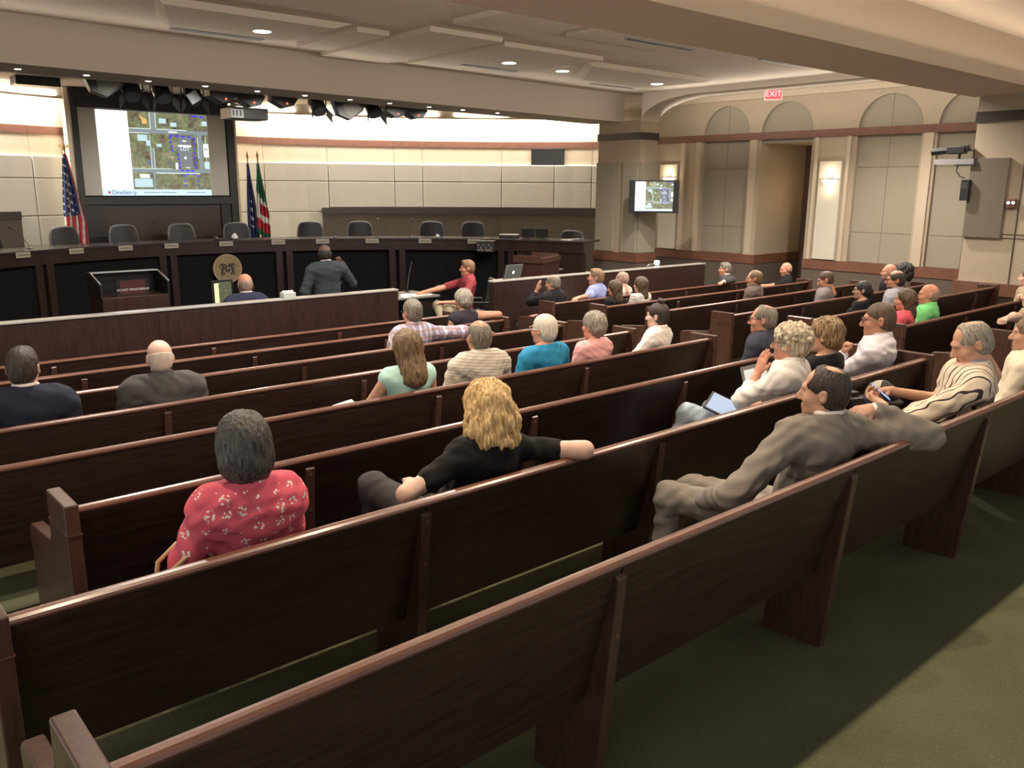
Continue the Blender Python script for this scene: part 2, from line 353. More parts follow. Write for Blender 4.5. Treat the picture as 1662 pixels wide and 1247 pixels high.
# ------------------------------------------------------------------ pews
def pew(label, row, x0, x1, supports, ends=(1, 1), group=None, cache={}):
    Y = 1.575+.9003*row; zf = fl(Y); L_ = x1-x0
    t = thing('pew', label, 'pew', (x0, Y, zf), 0, group)
    key = (round(L_, 3), tuple(round(s-x0, 3) for s in supports), ends)
    if key not in cache:
        parts = []
        def add(name, mb, mt, bevel=0, sm=False): 
            o = mb.build(name, mt, t, bevel=bevel, smooth=sm); parts.append(o); return o
        # rounded top rail
        pr = [(.025*math.cos(a)-.002, .846+.016*math.sin(a)) for a in [2*math.pi*k/12 for k in range(12)]]
        add('top_rail', MB().prism(pr, 0, 0, L_), WOODR, sm=False)
        xs = [0]+[s-x0 for s in supports]+[L_]
        for a, b in zip(xs[:-1], xs[1:]):
            add('back_panel', MB().prism([(-.018, .835), (.012, .835), (.135, .34), (.105, .335)], 0, a+.004, b-.004), WOOD)
        for s in supports:
            u = s-x0
            o = add('support', MB().prism([(-.022, .80), (.0, .82), (.13, .40), (.32, .38), (.34, -.02), (.055, -.003)], 0, u-.022, u+.022), WOODS, .004)
            for zz in (.775, .60):
                parts.append(MB().tube([(u, -.0215+(.80-zz)*.096, zz), (u, -.0255+(.80-zz)*.096, zz)], .007, 8).build('screw_cap', WOODR, o))
        add('seat', MB().prism([(.115, .375), (.57, .405), (.585, .425), (.575, .44), (.12, .425)], 0, .0, L_), WOODS, .004)
        for k, ex in enumerate(ends):
            if not ex: continue
            a, b = (-.052, 0) if k == 0 else (L_, L_+.052)
            prof = [(-.06, -.01), (.60, -.05), (.60, .60), (.575, .625), (.24, .66), (.215, .69), (.205, .885), (-.055, .885)]
            o = add('end_panel', MB().prism(prof, 0, a, b), WOODE, .006)
            MB_ = MB().box(a-.003, b+.003, -.062, .207, .765, .769); parts.append(MB_.build('joint', WOODS, o))
            MB_ = MB().box(a-.003, b+.003, -.062, -.04, .335, .339); parts.append(MB_.build('joint', WOODS, o))
        cache[key] = parts
    else:
        mp = {}
        for p in cache[key]:
            q = p.copy(); C.objects.link(q); mp[p] = q
            q.parent = mp.get(p.parent, t)
    return t
RW = ['nearest row', 'second row', 'third row', 'fourth row', 'fifth row', 'sixth row', 'seventh row', 'front row']
LS = (1.74, 3.13, 4.49); RS = (9.05, 10.4, 11.7)
LL = ['dark mahogany pew nearest the camera, with open carpet behind it', 'dark mahogany pew whose back the woman in the red floral blouse leans on',
      'shorter mahogany pew whose left end panel shows beside the floral blouse', 'long mahogany pew behind the woman in the aqua sleeveless top',
      'mahogany pew behind the bald man in the grey jacket', 'mahogany pew behind the man in the plaid shirt',
      'mahogany pew behind the woman with one bare arm stretched along it', 'foremost mahogany pew of the block before the long partition']
RL = ['right-hand mahogany pew nearest the camera, beyond the aisle at the frame edge', 'right-hand pew at the frame edge behind the striped shirt',
      'right-hand pew behind the bald man in the green polo', 'right-hand pew behind the dark-haired woman in black',
      'right-hand pew behind the man in the grey polo', 'right-hand pew behind the grey-bearded man',
      'right-hand pew behind the two brown-haired women', 'foremost right-hand pew, behind the man in the light blue shirt']
for i in range(8):
    x0 = .765 if i == 2 else .36
    pew(LL[i], i, x0, 6.0, (1.82, 3.25, 4.66) if i == 0 else LS, group='pews of the left block')
for i in range(8):
    pew(RL[i], i, 7.62, 12.30, tuple(s for s in RS), group='pews of the right block')
# partition rails in front of the public
def rail(label, x0, x1, y, h):
    t = thing('partition_rail', label, 'partition', ((x0+x1)/2, y, 0)); L_ = (x1-x0)/2
    n = max(2, round(2*L_/1.4)); 
    MB().box(-L_, L_, -.045, .045, 0, h-.03).build('core', WOODF, t)
    for k in range(n):
        a = -L_+2*L_*k/n; b = -L_+2*L_*(k+1)/n
        MB().box(a+.002, b-.002, -.055, -.045, .08, h-.035).build('face_panel', WOODF, t)
    MB().box(-L_, L_, -.055, -.045, 0, .078).build('kick_board', WOOD, t)
    MB().box(-L_-.004, L_+.004, -.06, .065, h-.022, h).build('cap', STONE, t, bevel=.006)
    return t
rail('long mahogany partition with pale stone cap on the left', -1.4, 5.83, 8.8, 1.155)
rail('mahogany partition with pale stone cap right of the open laptop', 7.36, 12.05, 8.8, 1.15)
# ------------------------------------------------------------------ dais
DCX, DCY, DR = 5.9, 9.2, 6.0
def dp(a, r_, z=0): return (DCX+r_*math.sin(R(a)), DCY+r_*math.cos(R(a)), z)
t = thing('dais_desk', 'long curved mahogany council desk with black fabric front panels', 'desk', (DCX, DCY+DR, 0))
def dbuild(mb, name, mt, parent, bevel=0):
    mb.v = [(x-DCX, y-DCY-DR, z) for x, y, z in mb.v]; return mb.build(name, mt, parent, bevel=bevel)
A0, A1 = -58, 71
dbuild(MB().arc(DCX, DCY, DR-.02, DR+.75, A0, A1, 1.37, 1.405, 44), 'desk_top', mat('desk top', (.028, .022, .02), .25), t)
dbuild(MB().arc(DCX, DCY, DR, DR+.05, A0, A1, 1.18, 1.37, 44), 'apron', DAISW, t)
piers = [-46.5, -26, -5.2, 15.0, 35.5, 56]
edges = [A0]+piers+[A1]
for a, b in zip(edges[:-1], edges[1:]):
    dbuild(MB().arc(DCX, DCY, DR+.07, DR+.11, a, b, .16, 1.18), 'fabric_front', BLACKF, t)
for a in piers:
    dbuild(MB().arc(DCX, DCY, DR+.0, DR+.09, a-1.5, a-.35, .16, 1.18, 1), 'pier', DAISW, t)
    dbuild(MB().arc(DCX, DCY, DR+.0, DR+.09, a+.35, a+1.5, .16, 1.18, 1), 'pier', DAISW, t)
dbuild(MB().arc(DCX, DCY, DR-.01, DR+.11, A0, A1, 0, .16, 44), 'plinth', DAISW, t)
dbuild(MB().arc(DCX, DCY, DR+.02, DR+.10, 58, A1, .16, 1.18, 6), 'end_cabinet_front', DAISW, t)
# seal on the desk front
SEAL = mat('seal disc', (.23, .165, .085), .55, var=.15, scale=20)
s_ = thing('round_seal', 'round tan seal with a dark lion crest on the desk front', 'seal', dp(4.8, DR+.005, .9), -R(4.8))
m = MB(); n = 40
m.add([(.265*math.cos(2*math.pi*k/n), 0, .265*math.sin(2*math.pi*k/n)) for k in range(n)]+[(.265*math.cos(2*math.pi*k/n), -.025, .265*math.sin(2*math.pi*k/n)) for k in range(n)],
      [tuple(range(n)), tuple(range(2*n-1, n-1, -1))]+[(k, (k+1) % n, n+(k+1) % n, n+k) for k in range(n)])
m.build('disc', SEAL, s_)
m = MB(); n = 40; vs = []; fs = []
for k in range(n):
    for r_ in (.235, .265): vs.append((r_*math.cos(2*math.pi*k/n), -.031, r_*math.sin(2*math.pi*k/n)))
fs = [(2*k, 2*k+1, (2*k+3) % (2*n), (2*k+2) % (2*n)) for k in range(n)]; m.add(vs, fs); m.build('rim', mat('seal rim', (.30, .23, .13), .5), s_)
# the crest: shield quartered, two rearing beasts
SD = mat('crest dark', (.03, .022, .016), .6)
def flat(mb, poly, y=-.027, th=.006): mb.prism([(x, z) for x, z in poly], 1, y-th, y)
m = MB()
flat(m, [(-.005, .045), (-.005, -.0), (-.05, .045)]); flat(m, [(.005, .0), (.05, -.0), (.05, -.03), (.005, -.07)]); flat(m, [(-.055, .03), (-.055, -.01), (-.02, -.005)]); flat(m, [(.0, .05), (.05, .05), (.03, .02)])
flat(m, [(-.05, -.015), (-.008, -.012), (-.008, -.075), (-.035, -.05)])
m.build('shield', SD, s_)
for sg in (-1, 1):
    m = MB(); q = lambda pts: [(sg*x, z) for x, z in pts]
    flat(m, q([(.06, .03), (.10, .05), (.115, -.04), (.085, -.06)])); flat(m, q([(.055, .09), (.12, .10), (.125, .06), (.07, .05)]))
    m.tube([(sg*.08, -.03, .03), (sg*.03, -.03, .085), (sg*.015, -.03, .06)], .010, 6); m.tube([(sg*.10, -.03, -.04), (sg*.115, -.03, -.09), (sg*.095, -.03, -.115)], .011, 6)
    m.tube([(sg*.09, -.03, -.05), (sg*.06, -.03, -.08), (sg*.065, -.03, -.105)], .010, 6); m.tube([(sg*.115, -.03, .0), (sg*.14, -.03, .02), (sg*.135, -.03, .07)], .006, 6)
    m.build('beast', SD, s_)
# name plates
PLATE = mat('name plate', (.33, .29, .225), .5); PTXT = mat('name plate lettering', (.12, .10, .08), .6)
PA = [-29.6, -20.7, -12.45, -4.64, 4.79, 13.97, 21.9, 30.94, 40.73, 49.98]
PN = ['leftmost tan name plate on the curved desk front', 'name plate left of the podium, below the flag chair', 'name plate above the podium sign', 'name plate below the third high-backed chair from the flag',
      'name plate directly above the round seal', 'name plate right of the round seal', 'name plate behind the standing speaker\'s head', 'name plate right of the standing speaker', 'name plate below the rightmost pair of chairs, left one', 'rightmost pale name plate beside the small tabletop rack']
for a, lb in zip(PA, PN):
    t = thing('name_plate', lb, 'name plate', dp(a, DR-.028, 1.35), -R(a), 'name plates along the desk')
    MB().box(-.125, .125, -.012, 0, -.04, .045).build('plate', PLATE, t, bevel=.003)
    m = MB()
    for k in range(9):
        x = -.10+k*.0225; m.box(x, x+.013+.004*(k % 3), -.0135, -.012, -.010, .012)
    m.build('lettering', PTXT, t)
# council chairs
def chair_proto():
    t = thing('council_chair', 'x', 'chair')
    # backrest: curved shell
    rows = []
    for i in range(9):
        v = i/8; z = .50+.62*v; w_ = .225+.02*math.sin(v*3.1)-(.03*max(0, v-.85)/.15)
        rows.append([(w_*(-1+2*j/8), .25+.05*v-.05*(1-(-1+2*j/8)**2)+.0, z+(.035*(1-(-1+2*j/8)**4) if i == 8 else 0)) for j in range(9)])
    m = MB(); m.grid(rows); m.grid([[(x, y+.05, z) for x, y, z in r_[::-1]] for r_ in rows])
    b = m.build('backrest', LEATHER, t, smooth=True)
    edge = [r_[0] for r_ in rows]+rows[8][1:]+[r_[8] for r_ in rows[:-1]][::-1]
    MB().tube([(x, y+.025, z) for x, y, z in edge], .026, 8).build('trim', CHTRIM, b, smooth=True)
    MB().box(-.23, .23, -.25, .25, .43, .52).build('seat', LEATHER, t, bevel=.035)
    for s in (-1, 1):
        MB().tube([(s*.25, .2, .5), (s*.29, .2, .68), (s*.29, -.12, .70), (s*.26, -.15, .5)], .02, 8).build('armrest', BLACK, t, smooth=True)
    MB().tube([(0, 0, .08), (0, 0, .44)], .03, 10).build('pedestal', BLACK, t)
    for k in range(5):
        a = 2*math.pi*k/5; MB().tube([(0, 0, .10), (.28*math.cos(a), .28*math.sin(a), .05), (.29*math.cos(a), .29*math.sin(a), .0)], [.028, .018, .02], 6).build('leg', BLACK, t)
    return t
cp = chair_proto()
CA = [(-25.0, 'high-backed charcoal chair at the far left edge of the dais'), (-14.85, 'high-backed charcoal chair in front of the striped flag'), (-6.75, 'high-backed charcoal chair below the left part of the screen'),
      (1.94, 'high-backed charcoal chair below the right part of the screen'), (10.0, 'high-backed charcoal chair in front of the two furled flags'), (21.2, 'high-backed charcoal chair against the pale panel edge, left of the speaker\'s head'),
      (29.4, 'high-backed charcoal chair right of the standing speaker\'s head'), (40.9, 'high-backed charcoal chair with the small white ball beside it'), (47.5, 'rightmost high-backed chair of the council row')]
for k, (a, lb) in enumerate(CA):
    t = cp if k == 0 else copytree(cp)
    t['label'] = lb; t['group'] = 'high-backed chairs behind the desk'
    dx, dy, _ = dp(a, 7.05); t.location = (dx, dy, .5); t.rotation_euler = (0, 0, -R(a)-R(4*((k*7) % 3-1)))
t = copytree(cp); t['label'] = 'low dark chair behind the equipment at the right end of the desk'; t['group'] = 'high-backed chairs behind the desk'
dx, dy, _ = dp(64.3, 7.0); t.location = (dx, dy, .36); t.rotation_euler = (0, 0, -R(64))
# gooseneck microphones on the desk
def gooseneck(loc, rz, label, h=.30, lean=.22, group='gooseneck microphones'):
    t = thing('gooseneck_microphone', label, 'microphone', loc, rz, group)
    MB().lathe([(.04, 0), (.04, .012), (.02, .02)], n=12).build('base', BLACK, t)
    pts = [(lean*(k/8)**1.5, 0, .015+h*k/8) for k in range(9)]
    MB().tube(pts, .006, 6).build('neck', DKGREY, t, smooth=True)
    a, b = Vector(pts[-2]), Vector(pts[-1]); d = (b-a).normalized()
    MB().tube([b, b+d*.05], [.012, .014], 8).build('capsule', BLACK, t, smooth=True)
for a, rz, lb in ((-25.5, 2.6, 'gooseneck microphone before the pale panel left of the flag'), (-12.0, 2.6, 'gooseneck microphone right of the flag chair'), (-3.2, 2.6, 'gooseneck microphone between the two chairs below the screen'),
                  (24.5, 1.57, 'gooseneck microphone beside the chair above the speaker'), (32.2, 1.6, 'gooseneck microphone right of the chair above the speaker'), (38.0, 1.6, 'gooseneck microphone left of the small white ball')):
    gooseneck(dp(a, DR+.35, 1.405), rz-R(a), lb)
# small things on the desk
t = thing('tissue_box', 'small white tissue tuft on the desk left of the flags', 'tissue', dp(6.9, DR+.15, 1.405))
MB().box(-.06, .06, -.06, .06, 0, .03).build('box', DKGREY, t); m = MB(); m.lathe([(.055, .03), (.06, .06), (.035, .10), (.008, .125)], n=9); m.build('tissue', WHITE, t)
t = thing('desk_camera', 'small dark camera unit left of the tissue on the desk', 'camera', dp(4.2, DR+.15, 1.405))
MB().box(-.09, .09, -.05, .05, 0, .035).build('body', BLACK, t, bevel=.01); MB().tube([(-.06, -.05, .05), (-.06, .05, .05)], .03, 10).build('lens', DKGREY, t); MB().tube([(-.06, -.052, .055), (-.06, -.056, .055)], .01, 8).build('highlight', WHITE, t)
o = MB().lathe([(.01, 0), (.035, .015), (.042, .04), (.03, .065), (.005, .075)], n=14).build('paper_ball', WHITE, smooth=True, loc=dp(42.9, DR+.12, 1.405)); tag(o, 'small round white object on the desk between the last two chairs', 'ball')
# rack of audio gear standing on the desk return
t = thing('mixer_rack', 'small grey tabletop rack with knobs and jacks', 'audio rack', dp(52.5, DR-.16, 1.17), -R(54))
MB().box(-.16, .16, -.10, .10, 0, .20).build('case', DKGREY, t, bevel=.006); MB().box(-.17, .17, -.105, .11, .20, .215).build('lid', SILVER, t)
for k in range(6): MB().tube([(-.125+.05*k, -.10, .13-.05*(k % 2)), (-.125+.05*k, -.12, .13-.05*(k % 2))], .016, 8).build('knob', GREY, t)
for k in range(2): MB().box(-.14+.15*k, -.02+.15*k, -.103, -.1, .02, .055).build('label_strip', SILVER, t)
t = thing('open_notebook', 'thin white open notebook on the desk above the rack', 'notebook', dp(55.5, DR+.45, 1.405), -R(60)); MB().box(-.17, .17, -.12, .12, .06, .075).build('pages', WHITE, t); MB().box(-.175, .175, -.125, .125, 0, .06).build('stand', DKGREY, t)
for k, (a, lb) in enumerate(((58.8, 'left one of two black monitors at the right end of the desk'), (61.3, 'right one of two black monitors at the right end of the desk'))):
    t = thing('desk_monitor', lb, 'monitor', dp(a, DR+.5, 1.405), -R(a), 'monitors at the desk end')
    MB().box(-.13, .13, -.015, .015, .015, .19).build('screen', BLACK, t, bevel=.004); MB().box(-.05, .05, -.05, .05, 0, .012).build('foot', BLACK, t); MB().box(-.02, .02, .0, .02, .01, .06).build('neck', BLACK, t)
t = thing('paper_stack', 'flat papers at the far right end of the desk', 'papers', dp(67, DR+.35, 1.405)); MB().box(-.15, .15, -.1, .1, 0, .012).build('sheet', WHITE, t); MB().box(-.05, .25, -.13, .05, .013, .02).build('sheet', GREY, t)
# ------------------------------------------------------------------ projection screen, slide, flags
def emat(name, col, k):
    if name in MATS: return MATS[name]
    m, nt, b = newmat(name); b.inputs['Base Color'].default_value = (0.02, .02, .02, 1); b.inputs['Roughness'].default_value = .6
    b.inputs['Emission Color'].default_value = (*col, 1); b.inputs['Emission Strength'].default_value = k; MATS[name] = m; return m
def mapmat(name, k):
    m, nt, b = newmat(name); L = nt.links
    tc = nt.nodes.new('ShaderNodeTexCoord'); mp = nt.nodes.new('ShaderNodeMapping'); L.new(tc.outputs['Generated'], mp.inputs['Vector'])
    n = nt.nodes.new('ShaderNodeTexNoise'); n.inputs['Scale'].default_value = 9; n.inputs['Detail'].default_value = 6; n.inputs['Roughness'].default_value = .7
    v = nt.nodes.new('ShaderNodeTexVoronoi'); v.inputs['Scale'].default_value = 26
    L.new(mp.outputs['Vector'], n.inputs['Vector']); L.new(mp.outputs['Vector'], v.inputs['Vector'])
    cr = nt.nodes.new('ShaderNodeValToRGB'); e = cr.color_ramp.elements
    e[0].position = .34; e[0].color = (*srgb(52, 56, 44), 1); e[1].position = .68; e[1].color = (*srgb(128, 140, 104), 1)
    for p, c in ((.44, srgb(88, 74, 62)), (.52, srgb(84, 100, 66)), (.60, srgb(110, 96, 80))):
        x = e.new(p); x.color = (*c, 1)
    L.new(n.outputs['Fac'], cr.inputs['Fac'])
    mx = nt.nodes.new('ShaderNodeMix'); mx.data_type = 'RGBA'; mx.blend_type = 'MULTIPLY'; mx.inputs['Factor'].default_value = .6
    mr = nt.nodes.new('ShaderNodeMapRange'); mr.inputs['From Max'].default_value = .5; mr.inputs['To Min'].default_value = 1.15; mr.inputs['To Max'].default_value = .45
    L.new(v.outputs['Distance'], mr.inputs['Value']); L.new(cr.outputs['Color'], mx.inputs['A']); L.new(mr.outputs['Result'], mx.inputs['B'])
    L.new(mx.outputs['Result'], b.inputs['Emission Color']); b.inputs['Emission Strength'].default_value = k; b.inputs['Base Color'].default_value = (.02, .02, .02, 1)
    return m
def slide(parent, W, H, k, tagn, fine=True):
    """the projected page: white margin, aerial map with streets, lots and a dashed blue outline, footer. Local x right, z up, facing -y; origin top left."""
    pg = MB().add([(0, 0, 0), (W, 0, 0), (W, 0, -H), (0, 0, -H)], [(0, 3, 2, 1)]).build('slide', emat('slide white '+tagn, (1, 1, 1), 1.15*k), parent)
    x0, x1, y1 = .272*W, W, .925*H; mw, mh = x1-x0, y1
    def q(name, u0, v0, u1, v1, m, lay):
        y = -.0006*lay*(W/2)
        return MB().add([(x0+u0*mw, y, -v0*mh), (x0+u1*mw, y, -v0*mh), (x0+u1*mw, y, -v1*mh), (x0+u0*mw, y, -v1*mh)], [(0, 3, 2, 1)]).build(name, m, pg)
    def poly(name, pts, m, lay):
        y = -.0006*lay*(W/2); return MB().add([(x0+u*mw, y, -v*mh) for u, v in pts], [tuple(range(len(pts)))[::-1]]).build(name, m, pg)
    q('aerial_map', 0, 0, 1, 1, mapmat('aerial map '+tagn, 2.1*k), 1)
    rd = emat('street '+tagn, srgb(128, 138, 140), .95*k); kb = emat('kerb '+tagn, srgb(196, 214, 206), k); bl = emat('outline blue '+tagn, srgb(70, 58, 214), k)
    rf = emat('roof '+tagn, srgb(178, 206, 212), k); lt = emat('lot grey '+tagn, srgb(118, 124, 130), .9*k); wh = emat('map white '+tagn, (.95, .95, .95), k); org = emat('roof orange '+tagn, srgb(224, 168, 104), k); rdk = emat('roof dark '+tagn, srgb(96, 104, 116), k)
    for r_ in ((.27, 0, .33, .24), (.255, .45, .285, 1), (.0, .215, 1, .265), (.0, .73, 1, .775), (.86, .26, .92, .74)): q('street', *r_, rd, 2)
    for r_ in ((.262, 0, .272, .215), (.332, .0, .342, .2), (.0, .205, .262, .217), (.342, .205, .72, .217), (.0, .262, .25, .272), (.245, .29, .253, .73), (.285, .46, .293, .73), (.0, .722, .5, .732), (.29, .776, .86, .79), (.855, .30, .863, .58), (.96, .28, .968, .72)): q('kerb', *r_, kb, 3)
    for r_, m_ in (((.38, .07, .47, .135), rf), ((.52, .115, .60, .17), rf), ((.10, .29, .22, .37), rf), ((.20, .36, .25, .43), rf), ((.93, .38, 1, .56), wh), ((.94, .44, .99, .47), rdk), ((.93, .62, 1, .72), rf), ((.02, .86, .24, .97), rf), ((.09, .80, .21, .85), wh), ((.33, .40, .39, .44), rf), ((.46, .62, .50, .68), rdk), ((.19, .62, .24, .68), rdk), ((.93, .08, 1, .14), rf), ((.55, .64, .58, .73), wh)): q('building', *r_, m_, 3)
    poly('building', [(.13, .03), (.17, .06), (.23, .09), (.23, .15), (.17, .15), (.17, .10)], org, 3)
    poly('parking_lot', [(.60, .30), (.77, .30), (.78, .70), (.60, .70), (.59, .48), (.56, .47), (.56, .42), (.60, .42)], lt, 3)
    def dash(a, b, n, th):
        for i in range(n):
            s0 = i/n; s1 = (i+.62)/n; p = (a[0]+(b[0]-a[0])*s0, a[1]+(b[1]-a[1])*s0); p2 = (a[0]+(b[0]-a[0])*s1, a[1]+(b[1]-a[1])*s1)
            hor = abs(b[0]-a[0]) > abs(b[1]-a[1])
            if hor: q('dash', p[0], p[1]-th, p2[0], p2[1]+th, bl, 4)
            else: q('dash', p[0]-th, min(p[1], p2[1]), p[0]+th, max(p[1], p2[1]), bl, 4)
    dash((.50, .285), (.80, .30), 4, .011); dash((.50, .30), (.53, .52), 4, .011); dash((.595, .52), (.61, .74), 4, .011); dash((.61, .745), (.81, .745), 3, .011); dash((.81, .30), (.81, .74), 7, .011)
    dash((.66, .80), (.66, .99), 3, .008); dash((.84, .80), (.84, .99), 3, .008); dash((.67, .795), (.84, .795), 2, .007); q('dash', .79, .005, .88, .03, bl, 4); q('dash', .90, .015, .97, .035, bl, 4)
    q('text_bar', .60, .405, .77, .43, wh, 5); q('text_bar', .66, .345, .71, .36, wh, 5); q('text_bar', .49, .232, .60, .25, wh, 5); q('text_bar', .67, .56, .70, .59, wh, 5); q('text_bar', .68, .70, .74, .71, wh, 5)
    if fine: text('lot_lettering', 'LOT', .045*W, pg, (x0+.685*mw, -.006, -.46*mh), (R(90), 0, 0), wh)
    y = -.0012*W/2
    MB().add([(0, y, -y1), (W, y, -y1), (W, y, -H), (0, y, -H)], [(0, 3, 2, 1)]).build('footer', emat('slide footer '+tagn, srgb(196, 216, 236), k), pg)
    if fine:
        text('footer_logo', 'Dewberry', .052*W, pg, (.185*W, -.008, -.963*H), (R(90), 0, 0), emat('footer blue '+tagn, srgb(70, 88, 130), .8*k))
        MB().box(.045*W, .065*W, -.009, -.007, -.975*H, -.948*H).build('logo_mark', emat('footer red '+tagn, srgb(200, 60, 70), .8*k), pg)
        for u0, u1 in ((.36, .50), (.51, .66), (.76, .94)): MB().box(u0*W, u1*W, -.009, -.007, -.967*H, -.957*H).build('footer_line', emat('footer grey '+tagn, srgb(140, 152, 176), .8*k), pg)
    return pg
FRB = mat('portal dark wood', (.016, .014, .014), .5); PTL = mat('portal panel wood', (.033, .016, .012), .4, var=.25, scale=5, stretch=(8, 8, 1))
t = thing('screen_portal', 'tall dark wood portal framing the projection screen', 'portal', (6.04, 17.2, .5))
def pb(name, x0, x1, y0, y1, z0, z1, mt, bv=0): return MB().box(x0-6.04, x1-6.04, y0-17.2, y1-17.2, z0-.5, z1-.5).build(name, mt, t, bevel=bv)
pb('side_return', 4.46, 4.53, 17.17, 17.40, .5, 4.07, WALLC); pb('side_return', 7.55, 7.62, 17.17, 17.66, .5, 4.07, WALLC)
pb('post', 4.53, 4.64, 17.1, 17.3, .5, 4.07, FRB); pb('post', 7.40, 7.55, 17.1, 17.3, .5, 4.07, FRB); pb('header', 4.64, 7.40, 17.1, 17.3, 3.83, 4.07, FRB); pb('header_lip', 4.64, 7.40, 17.06, 17.1, 3.74, 3.86, BLACK)
pb('backing', 4.64, 7.40, 17.24, 17.3, 2.05, 3.84, FRB); pb('sill', 4.64, 7.40, 17.1, 17.3, 2.02, 2.16, FRB); pb('lower_panel', 4.95, 7.2, 17.2, 17.3, .5, 2.02, PTL); pb('lower_post', 4.64, 4.95, 17.15, 17.3, .5, 2.02, FRB); pb('lower_post', 7.2, 7.40, 17.15, 17.3, .5, 2.02, FRB)
t = thing('projection_screen', 'projection screen showing an aerial map slide', 'screen', (4.66, 17.16, 3.74))
MB().box(0, 2.73, 0, .01, -1.56, 0).build('screen_cloth', mat('screen cloth', (.56, .54, .49), .9), t)
MB().tube([(0, .005, -1.565), (2.73, .005, -1.565)], .014, 8).build('bottom_bar', BLACK, t)
SL = slide(t, 2.06, 1.535, 1.0, 'screen'); SL.location = (.30, -.004, -.02)
# wall television on the corner column
t = thing('wall_television', 'wall television on the corner column showing the same map', 'television', (12.67, 10.43, 2.23), -R(45))
MB().box(-.46, .46, 0, .05, -.30, .30).build('case', BLACK, t, bevel=.008)
SL = slide(t, .70, .535, 1.25, 'tv', False); SL.location = (-.35, -.002, .27)
MB().box(-.06, .06, .05, .42, -.05, .05).build('mount_arm', BLACK, t)
o = thing('wall_monitor', 'blank black monitor high on the curved wall', 'monitor', (13.91, 14.61, 3.055), -R(49.3))
MB().box(-.38, .38, -.04, .06, -.195, .195).build('case', BLACK, o, bevel=.006); MB().box(-.36, .36, -.043, -.04, -.18, .18).build('glass', mat('dark glass', (.01, .01, .011), .15), o)
# flags on poles
def flag(label, x, y, zb, top, drape, mats, colf, finial, wid=.20):
    t = thing('flag', label, 'flag', (x, y, zb)); h = top-zb
    MB().tube([(0, 0, 0), (0, 0, h)], .014, 10).build('pole', GOLD, t, smooth=True); MB().lathe([(.14, 0), (.14, .02), (.05, .05), (.02, .09)], n=16).build('base', GOLD, t, smooth=True)
    f = MB()
    if finial == 'eagle':
        f.lathe([(.01, h), (.028, h+.02), (.012, h+.04), (.022, h+.07), (.012, h+.11)], n=10)
        for s in (-1, 1): f.prism([(s*.01, h+.05), (s*.05, h+.10), (s*.085, h+.09), (s*.075, h+.03), (s*.05, h+.055), (s*.03, h+.02)], 1, -.008, .008)
    else: f.lathe([(.012, h), (.02, h+.03), (.03, h+.07), (.003, h+.17)], n=4)
    f.build('finial', GOLD, t)
    nv, nu = 46, 40; zt, zl = drape; P = []
    for i in range(nv+1):
        v = i/nv; z = zt+(zl-zt)*v; row = []
        amp = wid*(.15+.85*min(1, v*1.6)**.8)
        for j in range(nu+1):
            u = j/nu; ph = u*2*math.pi*3.5
            row.append((-.03+amp*(u*1.25-.35)+.012*math.sin(ph+v*2), -.03+.045*min(1, v*3)*math.sin(ph+v*1.7)-.02*v, z-zb-(.16*wid/.2)*u*min(1, v*2.2)+.02*math.sin(u*9)*v))
        P.append(row)
    m = MB(); m.grid(P)
    m.m = [colf((k % nu)/nu, (k//nu)/nv) for k in range(nu*nv)]
    o = m.build('cloth', mats, t, smooth=True, fix=False); sm = o.modifiers.new('thick', 'SOLIDIFY'); sm.thickness = .003
FRED = mat('flag red', (.42, .03, .04), .8); FWH = mat('flag white', (.68, .66, .62), .8); FBL = mat('flag blue', (.025, .035, .12), .8); FGR = mat('flag green', (.02, .12, .06), .8)
def us(u, v):
    if v < .50+.20*(1-u) and u < .78:
        return 1 if (int(u*10) % 2 == 0 and int(v*34) % 3 == 0) else 2
    return 0 if int((u*1.0+.25*v)*7.5) % 2 == 0 else 1
flag('stars and stripes flag hanging left of the projection screen', 4.24, 16.62, .5, 2.96, (2.9, 1.38), [FRED, FWH, FBL], us, 'eagle', .29)
flag('dark blue furled flag right of the screen, left one of the pair', 7.70, 16.88, .5, 2.9, (2.82, 1.2), [FBL, FWH, FGR], lambda u, v: 1 if (.25 < u < .5 and .35 < v < .8 and int(v*30) % 3 == 0) else 0, 'spear', .18)
flag('green, white and red furled flag right of the screen', 7.83, 16.70, .5, 2.9, (2.82, 1.42), [FGR, FWH, FRED], lambda u, v: (0 if v < .38+.1*u else (1 if v < .52 else (2 if v < .66 and u > .2 else (1 if v < .76 else (2 if v < .9 else 0))))), 'spear', .21)
